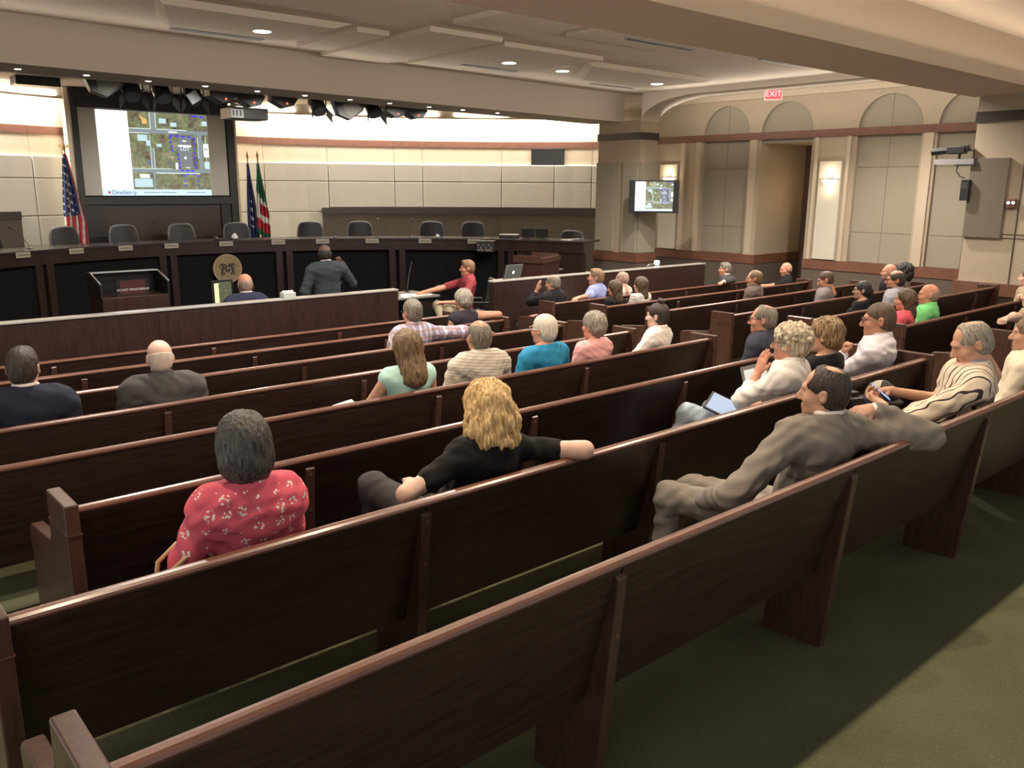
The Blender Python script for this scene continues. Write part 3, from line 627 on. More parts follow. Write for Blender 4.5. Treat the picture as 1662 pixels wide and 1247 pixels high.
# ------------------------------------------------------------------ lighting rig behind the front beam
o = MB().tube([(1.5, 12.4, 3.98), (10.2, 12.4, 3.98)], .025, 8).build('lighting_pipe', BLACK); tag(o, 'black pipe carrying the stage lights above the dais', 'pipe')
for k, x in enumerate((2.0, 4.6, 7.1, 9.6)): MB().tube([(x, 12.4, 3.95), (x, 12.4, 4.08)], .012, 6).build('hanger', BLACK, o)
def par(label, x, z, kind, rz=0, tilt=40):
    t = thing('stage_light', label, 'stage light', (x, 12.4, 3.98), rz, 'stage lights on the pipe'); t.scale = (1.08, 1.08, 1.10)
    MB().box(-.03, .03, -.035, .035, -.06, .03).build('clamp', BLACK, t)
    d = z-3.98; c = Vector((0, 0, d)); a = R(tilt); f = Vector((0, -math.sin(a)*.9, -math.cos(a)))
    if kind == 'can':
        MB().tube([(-.13, 0, -.05), (-.14, 0, d), (.14, 0, d), (.13, 0, -.05), (-.13, 0, -.05)], .010, 6).build('yoke', BLACK, t)
        b = MB().tube([c-f*.14, c-f*.09, c+f*.12], [.07, .105, .11], 14).build('housing', BLACK, t)
        MB().tube([c+f*.121, c+f*.125], .09, 14).build('lens', DKGREY, b)
        for s in (-1, 1): MB().add([c+f*.12+Vector((s*.10, 0, .06)), c+f*.12+Vector((s*.10, 0, -.06)), c+f*.22+Vector((s*.17, 0, -.09)), c+f*.22+Vector((s*.17, 0, .05))], [(0, 1, 2, 3)]).build('barn_door', BLACK, b)
    elif kind == 'head':
        MB().tube([(-.15, 0, -.04), (-.16, 0, d), (.16, 0, d), (.15, 0, -.04), (-.15, 0, -.04)], .014, 6).build('yoke', DKGREY, t)
        b = MB().prism([(-.19, .09+d), (.10, .10+d), (.19, .02+d), (.12, -.08+d), (-.02, -.12+d), (-.19, -.03+d)], 1, -.11, .11).build('housing', BLACK, t, bevel=.012)
        MB().tube([(.02, -.112, d-.06), (.02, -.118, d-.06)], .014, 8).build('status_led', emat('red led', (1, .08, .03), 3), b)
    else:
        b = MB().prism([(-.26, .16+d), (.26, .16+d), (.22, -.02+d), (.02, -.16+d), (-.16, -.1+d)], 1, -.06, .10).build('housing', BLACK, t, bevel=.01)
        MB().prism([(-.10, .06+d), (.14, .09+d), (.20, .0+d), (.02, -.12+d), (-.08, -.08+d)], 1, -.068, -.061).build('diffuser', mat('softbox diffuser', (.20, .20, .18), .7), b)
PAR = [(3.73, 3.70, 'soft', 'boxy stage light with grey diffuser at the left end of the pipe'), (4.07, 3.66, 'can', 'round stage can right of the left softbox'), (4.47, 3.66, 'can', 'round stage can left of the hanging white card'), (4.90, 3.66, 'can', 'stage can beside the hanging white card'),
       (5.31, 3.68, 'head', 'moving stage light with red LED above the screen\'s right side'), (5.74, 3.66, 'head', 'moving stage light with red LED above the projector'), (6.28, 3.68, 'head', 'moving stage light with red LED right of the projector'),
       (6.85, 3.64, 'can', 'lone stage can between two moving lights'), (7.39, 3.62, 'soft', 'boxy stage light with grey diffuser near the middle of the bright wall'), (7.85, 3.66, 'can', 'stage can just right of the middle softbox'), (8.27, 3.65, 'head', 'moving stage light with red LED right of the middle softbox'), (8.67, 3.65, 'head', 'rightmost moving stage light on the pipe')]
for x, z, kd, lb in PAR: par(lb, x, z, kd, rz=R(random.uniform(-12, 12)))
t = thing('hanging_card', 'small white card hanging tilted below a stage light', 'card', (4.80, 12.12, 3.56)); m = MB(); m.prism([(-.10, .02), (.03, .10), (.11, -.02), (-.02, -.10)], 1, -.004, .004); m.build('card', mat('card grey', (.42, .45, .47), .6), t); MB().tube([(0, 0, .09), (0, .20, .42)], .003, 5).build('string', BLACK, t)
t = thing('ceiling_projector', 'black ceiling projector with pale front left of the bright wall', 'projector', (5.86, 12.85, 3.44))
MB().box(-.30, .28, -.22, .2, -.09, .08).build('body', BLACK, t, bevel=.012); MB().box(-.31, -.12, -.226, -.22, -.075, .05).build('front_grille', mat('projector grille', (.30, .31, .31), .5), t)
for k in range(3): MB().box(-.29+.055*k, -.265+.055*k, -.229, -.226, -.05, .03).build('vent', DKGREY, t)
MB().tube([(0, 0, .08), (0, 0, .64)], .022, 8).build('mount_pole', SILVER, t); MB().box(-.24, .10, -.05, .05, .11, .14).build('mount_plate', SILVER, t); MB().box(-.20, .22, -.04, .06, .16, .19).build('mount_plate', GREY, t)
for lb, x, y, rz in (('dark ceiling speaker above the left wall panels', 3.8, 16.15, 0), ('dark ceiling speaker near the right end of the bright wall', 12.2, 14.6, -.7)):
    t = thing('ceiling_speaker', lb, 'speaker', (x, y, 4.08), rz, 'ceiling speakers'); MB().box(-.33, .33, -.2, .2, -.14, 0).build('case', BLACK, t, bevel=.01); MB().box(-.30, .30, -.204, -.2, -.125, -.02).build('grille', DKGREY, t)
# downlights
for x, y in DOWN:
    lb = {4.5: 'bright ceiling downlight nearest the left edge', 8.12: 'middle ceiling downlight left of a pair', 9.15: 'middle ceiling downlight right of a pair', 11.35: 'bright ceiling downlight nearest the arched corner'}[x]
    zz = {4.5: 4.03, 8.12: 4.045, 9.15: 4.03, 11.35: 4.03}[x]
    t = thing('ceiling_downlight', lb, 'downlight', (x, y, zz), 0, 'round ceiling downlights'); MB().lathe([(.12, -.004), (.12, 0), (.1, 0)], n=20).build('trim_ring', CEILM, t); MB().lathe([(.095, -.006), (.095, -.003)], n=20).build('lens', LAMPON, t)
ORD = ['first', 'second', 'third', 'fourth', 'fifth', 'sixth', 'seventh', 'eighth', 'ninth', 'tenth']
WL = ['tiny beam spotlight just outside the left edge', 'tiny beam spotlight at the left edge']+[ORD[k]+' tiny spotlight from the left in the underside of the front beam' for k in range(10)]
for k, (x, y) in enumerate(WASH):
    t = thing('beam_spotlight', WL[k], 'spotlight', (x, y, 3.6), 0, 'row of spotlights under the front beam'); MB().lathe([(.045, -.004), (.045, 0)], n=14).build('trim_ring', SOFM, t); MB().lathe([(.032, -.007), (.032, -.003)], n=14).build('lens', LAMPON, t)
# ------------------------------------------------------------------ wall fittings
t = thing('exit_sign', 'red lit exit sign hanging before the arched wall', 'exit sign', (13.55, 8.62, 4.1), R(-52))
MB().box(-.20, .20, -.02, .02, -.012, 0).build('canopy', DKGREY, t); MB().tube([(0, 0, -.03), (0, 0, 0)], .012, 8).build('stem', GREY, t); MB().box(-.15, .15, -.02, .02, -.22, -.03).build('case', mat('sign case', (.55, .50, .42), .5), t, bevel=.004)
MB().box(-.135, .135, -.024, -.02, -.21, -.04).build('face', emat('exit red', (1, .045, .06), 1.6), t); text('letters', 'EXIT', .13, t, (0, -.0255, -.125), (R(90), 0, 0), emat('exit letters', (1, .35, .35), 2.0))
def sconce(label, x, y, z):
    t = thing('wall_sconce', label, 'sconce', (x, y, z), R(-90))
    prof = [(.005, -.10), (.07, -.085), (.12, -.045), (.145, 0)]
    m = MB(); n = 16; vs = []; fs = []
    for r_, zz in prof:
        for k in range(n+1): a = math.pi*k/n; vs.append((r_*math.cos(a), -r_*math.sin(a), zz))
    for i in range(len(prof)-1):
        for k in range(n): fs.append((i*(n+1)+k, i*(n+1)+k+1, (i+1)*(n+1)+k+1, (i+1)*(n+1)+k))
    m.add(vs, fs); m.build('bowl', emat('sconce glass', (1, .86, .62), 2.2), t, smooth=True, fix=False)
    m = MB(); m.tube([(.17*math.cos(math.pi*k/14), -.155*math.sin(math.pi*k/14), .004) for k in range(15)], .008, 6); m.build('rim', GREY, t)
    MB().box(-.05, .05, -.012, 0, -.08, .05).build('back_plate', GREY, t)
    lamp('sconce_lamp', 'POINT', (x-.12, y, z+.10), 2.2, (1, .80, .52), .04); lamp('sconce_lamp', 'POINT', (x-.10, y, z-.16), 1.3, (1, .80, .52), .04)
sconce('glowing half-bowl sconce between the doorway and the tall niche', XR-.06, 7.81, 2.55); sconce('glowing half-bowl sconce behind the corner television', XR-.06, 11.34, 2.6)
lamp('passage_lamp', 'POINT', (XR+.75, 8.62, 2.3), 5, (1, .66, .36), .12)
t = thing('wall_camera', 'black broadcast camera on a grey arm by the right-hand column', 'camera', (12.515, 4.9, 2.76))
MB().box(-.03, .02, -.10, .42, -.035, .035).build('arm', mat('arm grey', (.27, .26, .27), .5), t); MB().box(-.06, .06, .02, .26, .10, .20).build('body', BLACK, t, bevel=.01); MB().tube([(0, .26, .15), (0, .47, .135)], [.045, .05], 12).build('lens', BLACK, t); MB().box(-.05, .05, -.02, .10, .13, .215).build('viewfinder', BLACK, t, bevel=.008)
MB().tube([(0, .10, .035), (0, .10, .10)], .018, 8).build('pan_head', DKGREY, t); MB().tube([(0, -.02, .16), (0, -.08, .13), (0, -.09, .06), (0, -.05, .02)], .008, 6).build('cable', BLACK, t); MB().tube([(0, .10, -.035), (0, .12, -.12), (0, .06, -.20), (0, .0, -.22)], .008, 6).build('cable', BLACK, t); MB().box(-.03, .03, -.12, .14, -.055, -.04).build('plate', DKGREY, t)
t = thing('wall_control_box', 'slim black box below the broadcast camera', 'control box', (12.515, 4.86, 2.38)); MB().box(-.05, 0, -.05, .06, -.14, .14).build('case', BLACK, t, bevel=.005); MB().box(-.053, -.05, -.03, .04, .02, .1).build('panel', DKGREY, t)
t = thing('alarm_strobe', 'small alarm strobe with two lit spots on the column', 'alarm', (12.553, 4.28, 2.21)); MB().box(-.04, .0, -.06, .06, -.065, .065).build('base', mat('strobe red', (.12, .05, .04), .5), t, bevel=.01)
for s in (-1, 1): MB().lathe([(.002, -.02), (.018, -.012), (.02, 0), (.018, .012), (.002, .02)], c=(-.042, s*.03, .01), n=10).build('flash', emat('strobe flash', (1, .97, .9), 1.6), t, smooth=True)
# ------------------------------------------------------------------ the well
POD = mat('podium wood', (.045, .019, .014), .38, var=.3, scale=6, stretch=(8, 8, 1))
t = thing('podium', 'wide mahogany podium with chrome edged hood and a warning sign', 'podium', (3.61, 11.75, 0))
MB().box(-.42, .42, -.25, .30, 0, .97).build('body', POD, t, bevel=.006)
for k in range(6): MB().box(-.40+.134*k, -.40+.134*k+.128, -.256, -.25, .04, .93).build('front_board', POD, t)
for s in (-1, 1): MB().prism([(-.25, .97), (.30, .97), (.30, 1.26), (.18, 1.26), (-.25, 1.14)], 0, s*.42-.012, s*.42+.012).build('cheek', BLACK, t)
MB().box(-.41, .41, .27, .30, .97, 1.25).build('hood_back', BLACK, t); MB().box(-.43, .43, .14, .31, 1.25, 1.262).build('hood_top', BLACK, t)
MB().tube([(-.425, -.25, 1.15), (-.425, .14, 1.26), (.425, .14, 1.26), (.425, -.25, 1.15)], .011, 8).build('chrome_edge', mat('chrome edge', (.62, .64, .68), .2, metal=.3), t)
t2 = thing('warning_sign', 'maroon sign reading DO NOT MOVE PODIUM', 'sign', (3.63, 11.68, .97))
MB().box(-.20, .20, 0, .02, 0, .20).build('easel', BLACK, t2); MB().box(-.16, .16, -.004, 0, .012, .19).build('card', mat('sign maroon', (.075, .018, .02), .5), t2); text('lettering', 'DO NOT MOVE PODIUM', .037, t2, (0, -.0065, .07), (R(90), 0, 0), mat('sign white', (.9, .9, .9), .6))
# staff tables
def table(label, x0, x1, y0, y1, h, mt, legm=BLACK):
    t = thing('staff_table', label, 'table', ((x0+x1)/2, (y0+y1)/2, 0)); a, b = (x1-x0)/2, (y1-y0)/2
    MB().box(-a, a, -b, b, h-.03, h).build('top', mt, t, bevel=.004); MB().box(-a+.03, a-.03, b-.06, b-.04, .25, h-.03).build('modesty_panel', legm, t)
    for sx in (-1, 1):
        for sy in (-1, 1): MB().box(sx*(a-.05)-.025, sx*(a-.05)+.025, sy*(b-.05)-.025, sy*(b-.05)+.025, 0, h-.03).build('leg', legm, t)
    return t
TGREY = mat('grey laminate', (.17, .165, .155), .3)
table('black staff table before the bald man in navy', 3.75, 5.0, 10.45, 11.15, .74, BLACK); table('black table in front of the standing speaker', 5.3, 6.7, 10.3, 10.95, .74, BLACK)
table('grey staff table beside the man in the red polo', 6.95, 7.80, 10.55, 11.3, .76, TGREY)
o = table('narrow standing counter behind the right partition, under the laptop', 7.78, 9.2, 8.92, 9.35, 1.085, TGREY)
t = thing('desk_monitor', 'monitor with a yellow edged map in front of the bald man in navy', 'monitor', (4.40, 10.62, .74), R(6))
MB().box(-.15, .15, 0, .03, .13, .46).build('case', BLACK, t, bevel=.006); MB().box(-.115, -.055, -.003, 0, .14, .425).build('yellow_strip', emat('screen yellow', srgb(236, 232, 170), .9), t); MB().box(-.055, .12, -.003, 0, .15, .435).build('map_area', mapmat('monitor map', 1.0), t); MB().box(-.03, .03, .01, .04, .01, .14).build('neck', BLACK, t); MB().box(-.1, .1, -.06, .1, 0, .012).build('foot', BLACK, t)
t = thing('tissue_pack', 'small white tissue pack on the partition cap', 'tissue', (4.40, 8.82, 1.155)); MB().box(-.075, .075, -.05, .05, 0, .06).build('box', mat('tissue carton', (.42, .47, .46), .7), t, bevel=.006)
for k in range(4): MB().lathe([(.018, .06), (.022, .07), (.004, .082)], c=(-.05+.033*k, 0, 0), n=7).build('tissue', WHITE, t)
for lb, x, y, w_, d_, z in (('white papers under the hand of the man in the red polo', 7.52, 10.74, .40, .22, .76), ('white booklet on the grey table left of the papers', 7.18, 10.62, .17, .14, .76)):
    t = thing('paper_stack', lb, 'papers', (x, y, z), R(8)); MB().box(-w_/2, w_/2, -d_/2, d_/2, 0, .01).build('sheet', WHITE, t)
    if w_ < .2: MB().tube([(-.08, 0, .03), (.08, 0, .03)], .022, 10).build('rolled_sheet', WHITE, t)
gooseneck((5.95, 10.55, .74), R(30), 'long gooseneck microphone on the black table right of the speaker', .36, .30); gooseneck((7.6, 11.15, .76), R(40), 'long gooseneck microphone behind the man in the red polo', .40, .26)
gooseneck((4.85, 10.6, .74), R(120), 'gooseneck microphone right of the bald man in navy', .28, .05)
t = thing('laptop', 'open silver laptop with a glowing logo, its back to the public', 'laptop', (7.97, 9.08, 1.085), R(4))
MB().box(-.17, .17, 0, .23, 0, .015).build('base', SILVER, t, bevel=.004); GM = mat('laptop shell', (.115, .125, .12), .4, metal=.3)
MB().prism([(.0, .012), (.012, .012), (-.055, .235), (-.067, .233)], 0, -.17, .17).build('lid', GM, t); m = MB(); n = 16; m.add([(.0+.02*math.cos(2*math.pi*k/n), -.036-.0066*math.sin(2*math.pi*k/n), .125+.022*math.sin(2*math.pi*k/n)) for k in range(n)], [tuple(range(n))]); m.build('logo', emat('logo glow', (1, 1, 1), 2.2), t)
for k in range(6): MB().box(-.165, -.150, -.02-.0095*k-.004, -.012-.0095*k, .045+.03*k, .065+.03*k).build('sticker_mark', GREY, t)
t = thing('side_lectern', 'mahogany lectern cabinet with raised rim right of the laptop', 'lectern', (10.46, 11.22, 0), R(24))
t.location.z = 0; MB().box(-.42, .42, -.28, .28, -.0, 1.04).build('body', POD, t, bevel=.005); t.scale = (.95, .95, 1.05); MB().box(-.44, .44, -.30, -.26, 1.04, 1.13).build('front_rim', WOODE, t); MB().box(-.44, -.41, -.26, .30, 1.04, 1.16).build('side_rim', WOODE, t); MB().box(.41, .44, -.26, .30, 1.04, 1.16).build('side_rim', WOODE, t); MB().box(-.41, .41, -.26, .28, 1.04, 1.05).build('top', POD, t); MB().box(-.3, .25, -.2, .2, 1.05, 1.062).build('papers', WHITE, t); MB().box(.42, .70, -.26, .2, .86, .88).build('side_shelf', GREY, t)
t = thing('desk_lamp', 'small lit desk lamp behind the right partition', 'lamp', (11.1, 9.1, 1.085)); MB().tube([(-.14, 0, 0), (-.14, 0, .05), (-.10, 0, .07), (.08, 0, .075)], .008, 6).build('arm', SILVER, t); MB().lathe([(.02, .05), (.045, .065), (.045, .115), (.03, .125)], c=(.1, 0, 0), n=12).build('shade', emat('lamp glow', (1, .88, .66), 4), t, smooth=True); MB().box(-.17, .0, -.06, .06, -.0, .008).build('base', BLACK, t)
table('narrow standing counter behind the right partition, under the small lamp', 10.6, 11.9, 8.92, 9.35, 1.085, TGREY)
def office_chair(label, loc, rz):
    t = thing('office_chair', label, 'chair', loc, rz)
    MB().box(-.24, .24, -.24, .24, .42, .50).build('seat', LEATHER, t, bevel=.03); MB().prism([(-.22, .55), (-.27, .78), (-.30, 1.0), (-.36, 1.0), (-.33, .76), (-.28, .52)], 0, -.23, .23).build('backrest', DKGREY, t, bevel=.02)
    for s in (-1, 1): MB().tube([(s*.25, -.2, .48), (s*.29, -.2, .66), (s*.29, .12, .67), (s*.26, .12, .5)], .018, 8).build('armrest', BLACK, t, smooth=True)
    MB().tube([(0, 0, .08), (0, 0, .43)], .03, 10).build('pedestal', BLACK, t)
    for k in range(5): a = 2*math.pi*k/5; MB().tube([(0, 0, .10), (.28*math.cos(a), .28*math.sin(a), .05), (.29*math.cos(a), .29*math.sin(a), .0)], [.028, .018, .02], 6).build('leg', BLACK, t)
office_chair('black mesh office chair under the man in the red polo', (8.22, 10.28, 0), R(62)); office_chair('empty grey office chair behind the right partition', (12.15, 9.75, 0), R(-10)); office_chair('black office chair under the bald man in navy', (4.42, 9.88, 0), R(-4))
# ------------------------------------------------------------------ people: implicit surfaces
def V3(*a): return np.array(a, float)
def bbox_of(p):
    if p[0] == 'cone':
        m = max(p[3], p[4])*max(1.0, p[5])+.0; return np.minimum(p[1], p[2])-m, np.maximum(p[1], p[2])+m
    if p[0] == 'ell': return p[1]-np.array(p[2]), p[1]+np.array(p[2])
    if p[0] == 'tor': return p[1]-(p[3]+p[4]), p[1]+(p[3]+p[4])
def ev(p, X, Y, Z):
    if p[0] == 'cone':
        a, b = p[1], p[2]; ba = b-a; L2 = max(float(ba@ba), 1e-9)
        px, py, pz = X-a[0], Y-a[1], Z-a[2]
        t = np.clip((px*ba[0]+py*ba[1]+pz*ba[2])/L2, 0, 1)
        dx, dy, dz = px-t*ba[0], (py-t*ba[1])/p[5], pz-t*ba[2]
        return (np.sqrt(dx*dx+dy*dy+dz*dz)-(p[3]+(p[4]-p[3])*t))*min(1.0, p[5]+.12)
    if p[0] == 'ell':
        c, r_ = p[1], p[2]; k0 = np.sqrt(((X-c[0])/r_[0])**2+((Y-c[1])/r_[1])**2+((Z-c[2])/r_[2])**2)
        k1 = np.sqrt(((X-c[0])/r_[0]**2)**2+((Y-c[1])/r_[1]**2)**2+((Z-c[2])/r_[2]**2)**2)+1e-6
        return k0*(k0-1)/k1
    if p[0] == 'tor':
        c, ax = p[1], p[2]; px, py, pz = X-c[0], Y-c[1], Z-c[2]; h = px*ax[0]+py*ax[1]+pz*ax[2]
        q = np.sqrt(np.maximum(px*px+py*py+pz*pz-h*h, 0))-p[3]; return np.sqrt(q*q+h*h)-p[4]
def cone(a, b, ra, rb, flat=1.0, k=.03): return ('cone', np.asarray(a, float), np.asarray(b, float), ra, rb, flat, k)
def ell(c, r_, k=.03): return ('ell', np.asarray(c, float), r_, k)
def surf(prims, vox, clips=(), disp=None, minus=()):
    lo = np.min([bbox_of(p)[0] for p in prims], 0)-3*vox; hi = np.max([bbox_of(p)[1] for p in prims], 0)+3*vox
    n = np.ceil((hi-lo)/vox).astype(int)+1
    ax = [lo[i]+vox*np.arange(n[i]) for i in range(3)]
    D = np.full(tuple(n), .2, np.float32)
    def block(p, mg):
        b0, b1 = bbox_of(p); i0 = np.clip(((b0-mg-lo)/vox).astype(int), 0, n-1); i1 = np.clip(((b1+mg-lo)/vox).astype(int)+2, 1, n)
        sl = tuple(slice(i0[i], i1[i]) for i in range(3))
        g = [ax[0][sl[0]][:, None, None], ax[1][sl[1]][None, :, None], ax[2][sl[2]][None, None, :]]
        return sl, ev(p, *g).astype(np.float32)
    for p in prims:
        k = p[-1]; sl, d = block(p, k+2*vox); a = D[sl]
        h = np.maximum(k-np.abs(a-d), 0)/k; D[sl] = np.minimum(a, d)-h*h*k*.25
    for p in minus:
        k = p[-1]; sl, d = block(p, k+2*vox); a = D[sl]; d = -d
        h = np.maximum(k-np.abs(a-d), 0)/k; D[sl] = np.maximum(a, d)+h*h*k*.25
    G = (ax[0][:, None, None], ax[1][None, :, None], ax[2][None, None, :])
    if disp is not None: D = D+disp(*G).astype(np.float32)
    for c, nn in clips:
        D = np.maximum(D, ((G[0]-c[0])*nn[0]+(G[1]-c[1])*nn[1]+(G[2]-c[2])*nn[2]).astype(np.float32))
    return nets(D, lo, vox)
def nets(D, lo, h):
    S = D < 0; nx, ny, nz = D.shape
    cnt = np.zeros((nx-1, ny-1, nz-1), np.int8)
    cs = [(i, j, k) for i in (0, 1) for j in (0, 1) for k in (0, 1)]
    for i, j, k in cs: cnt += S[i:nx-1+i, j:ny-1+j, k:nz-1+k]
    I, J, K = np.nonzero((cnt > 0) & (cnt < 8))
    idx = np.full(cnt.shape, -1, np.int32); idx[I, J, K] = np.arange(len(I))
    d = {c: D[I+c[0], J+c[1], K+c[2]] for c in cs}
    acc = np.zeros((len(I), 3)); num = np.zeros(len(I))
    for c in cs:
        for a in range(3):
            if c[a]: continue
            e = list(c); e[a] = 1; e = tuple(e); da, db = d[c], d[e]; mk = (da < 0) != (db < 0)
            t = np.where(mk, da/np.where(mk, da-db, 1), 0)
            for q in range(3): acc[:, q] += mk*(c[q]+(t if q == a else 0))
            num += mk
    v = acc/num[:, None]+np.stack([I, J, K], 1); v = lo+v*h
    F = []
    for a in range(3):
        b, c = (a+1) % 3, (a+2) % 3
        s0 = [slice(None)]*3; s1 = [slice(None)]*3; s0[a] = slice(0, -1); s1[a] = slice(1, None)
        A, B = S[tuple(s0)], S[tuple(s1)]; e = np.argwhere(A != B)
        e = e[(e[:, b] > 0) & (e[:, c] > 0) & (e[:, b] < D.shape[b]-1) & (e[:, c] < D.shape[c]-1)]
        ins = A[e[:, 0], e[:, 1], e[:, 2]]
        q = []
        for ob, oc in ((-1, -1), (0, -1), (0, 0), (-1, 0)):
            w_ = e.copy(); w_[:, b] += ob; w_[:, c] += oc; q.append(idx[w_[:, 0], w_[:, 1], w_[:, 2]])
        q = np.stack(q, 1); q[~ins] = q[~ins][:, ::-1]; F.append(q)
    return v, np.concatenate(F)
def npmesh(name, v, f, mats, mi=None):
    me = bpy.data.meshes.new(name); nv, nf = len(v), len(f)
    me.vertices.add(nv); me.vertices.foreach_set('co', np.asarray(v, np.float32).ravel())
    me.loops.add(nf*4); me.loops.foreach_set('vertex_index', np.asarray(f, np.int32).ravel())
    me.polygons.add(nf); me.polygons.foreach_set('loop_start', np.arange(0, nf*4, 4, dtype=np.int32)); me.polygons.foreach_set('loop_total', np.full(nf, 4, np.int32))
    for m in (mats if isinstance(mats, list) else [mats]): me.materials.append(m)
    if mi is not None: me.polygons.foreach_set('material_index', np.asarray(mi, np.int32))
    me.polygons.foreach_set('use_smooth', np.ones(nf, bool)); me.update(calc_edges=True); me.validate(); return me
def rotz(a): c, s = math.cos(a), math.sin(a); return np.array([[c, -s, 0], [s, c, 0], [0, 0, 1.]])
def rotx(a): c, s = math.cos(a), math.sin(a); return np.array([[1., 0, 0], [0, c, -s], [0, s, c]])
def roty(a): c, s = math.cos(a), math.sin(a); return np.array([[c, 0, s], [0, 1., 0], [-s, 0, c]])
# ---- heads
def head_geo(fem, vox, cache={}):
    key = (fem, vox)
    if key in cache: return cache[key]
    pr = [ell((0, -.015, .035), (.076, .096, .088), .03), ell((0, .026, -.030), (.061, .066, .086), .03), ell((0, .030, -.076), (.051, .055, .040), .025), ell((0, .072, -.100), (.021, .020, .019), .025),
          cone((-.032, .079, .024), (.032, .079, .024), .014, .014, 1, .02), cone((0, .087, .014), (0, .111, -.029), .009, .0145, 1, .014), ell((.012, .099, -.036), (.0085, .009, .007), .008), ell((-.012, .099, -.036), (.0085, .009, .007), .008),
          ell((.041, .056, -.028), (.026, .028, .028), .02), ell((-.041, .056, -.028), (.026, .028, .028), .02), cone((-.017, .0885, -.0635), (.017, .0885, -.0635), .0065, .0065, 1, .01), cone((-.014, .0875, -.0745), (.014, .0875, -.0745), .0075, .0075, 1, .01)]
    for s in (-1, 1): pr += [ell((s*.079, -.014, -.004), (.009, .019, .032), .008), cone((s*.080, -.026, .016), (s*.084, -.022, -.020), .007, .006, 1, .008)]
    r0 = .044 if fem else .055
    pr.append(cone((0, -.022, -.085), (0, -.040, -.21), r0, r0+.004, 1, .03))
    mn = [ell((s*.031, .100, .006), (.019, .018, .013), .010) for s in (-1, 1)]+[cone((-.02, .0985, -.069), (.02, .0985, -.069), .0035, .0035, 1, .004)]+[ell((s*.090, -.008, -.002), (.007, .009, .016), .006) for s in (-1, 1)]
    v, f = surf(pr, vox, minus=mn)
    c = v[f].mean(1); mi = np.zeros(len(f), int)
    mi[(np.abs(c[:, 0]) < .023) & (c[:, 1] > .086) & (c[:, 2] < -.059) & (c[:, 2] > -.082)] = 1
    for s in (-1, 1):       # eyeballs with iris
        n, m_ = 10, 14; vs = []; 
        for i in range(n+1):
            th = math.pi*i/n
            for j in range(m_): ph = 2*math.pi*j/m_; vs.append((s*.031+.0118*math.sin(th)*math.cos(ph), .0735+.0118*math.cos(th), .006+.0118*math.sin(th)*math.sin(ph)))
        fs = [(i*m_+j, i*m_+(j+1) % m_, (i+1)*m_+(j+1) % m_, (i+1)*m_+j) for i in range(n) for j in range(m_)]
        mi = np.concatenate([mi, [3 if i < 2 else 2 for i in range(n) for j in range(m_)]]); f = np.concatenate([f, np.array(fs)+len(v)]); v = np.concatenate([v, np.array(vs)])
    sc = np.array((.94, .94, .95)) if fem else np.ones(3)
    cache[key] = (v*sc, f, mi); return cache[key]
# ---- hands: wrist at origin, fingers +y, palm -z, thumb on -x (right hand)
def hand_geo(pose, vox=.0045, cache={}):
    key = (pose, vox)
    if key in cache: return cache[key]
    pr = []; xs = (-.031, -.011, .010, .029); Ls = (.072, .080, .075, .058)
    curl = {'relaxed': (.30, .45, .35), 'fist': (1.25, 1.45, .9), 'flat': (.06, .10, .08), 'grip': (.75, .85, .5)}[pose]
    pr.append(cone((0, -.04, 0), (0, .01, 0), .026, .024, 1, .012))
    for i, (x, L_) in enumerate(zip(xs, Ls)):
        b = V3(x, .088-.006*abs(i-1.3), 0); pr.append(cone((x*.55, .012, 0), b, .017, .0125, .95, .014))
        d = 0; p = b
        for sgm, (fr, r0, r1) in enumerate(((.45, .0105, .0095), (.31, .0095, .0085), (.24, .0085, .0072))):
            d += curl[sgm]*(1+.08*i); q = p+L_*fr*V3(x*.6*(.5 if pose != 'fist' else 0), math.cos(d), -math.sin(d)); pr.append(cone(p, q, r0, r1, 1, .004)); p = q
    if pose in ('fist', 'grip'): pr += [cone((-.022, .022, -.006), (-.042, .055, -.024), .014, .0115, 1, .012), cone((-.042, .055, -.024), (-.020, .078, -.036), .011, .009, 1, .004)]
    else: pr += [cone((-.022, .020, -.004), (-.050, .055, -.012), .014, .011, 1, .012), cone((-.050, .055, -.012), (-.056, .088, -.018), .0105, .008, 1, .004)]
    cache[key] = surf(pr, vox); return cache[key]
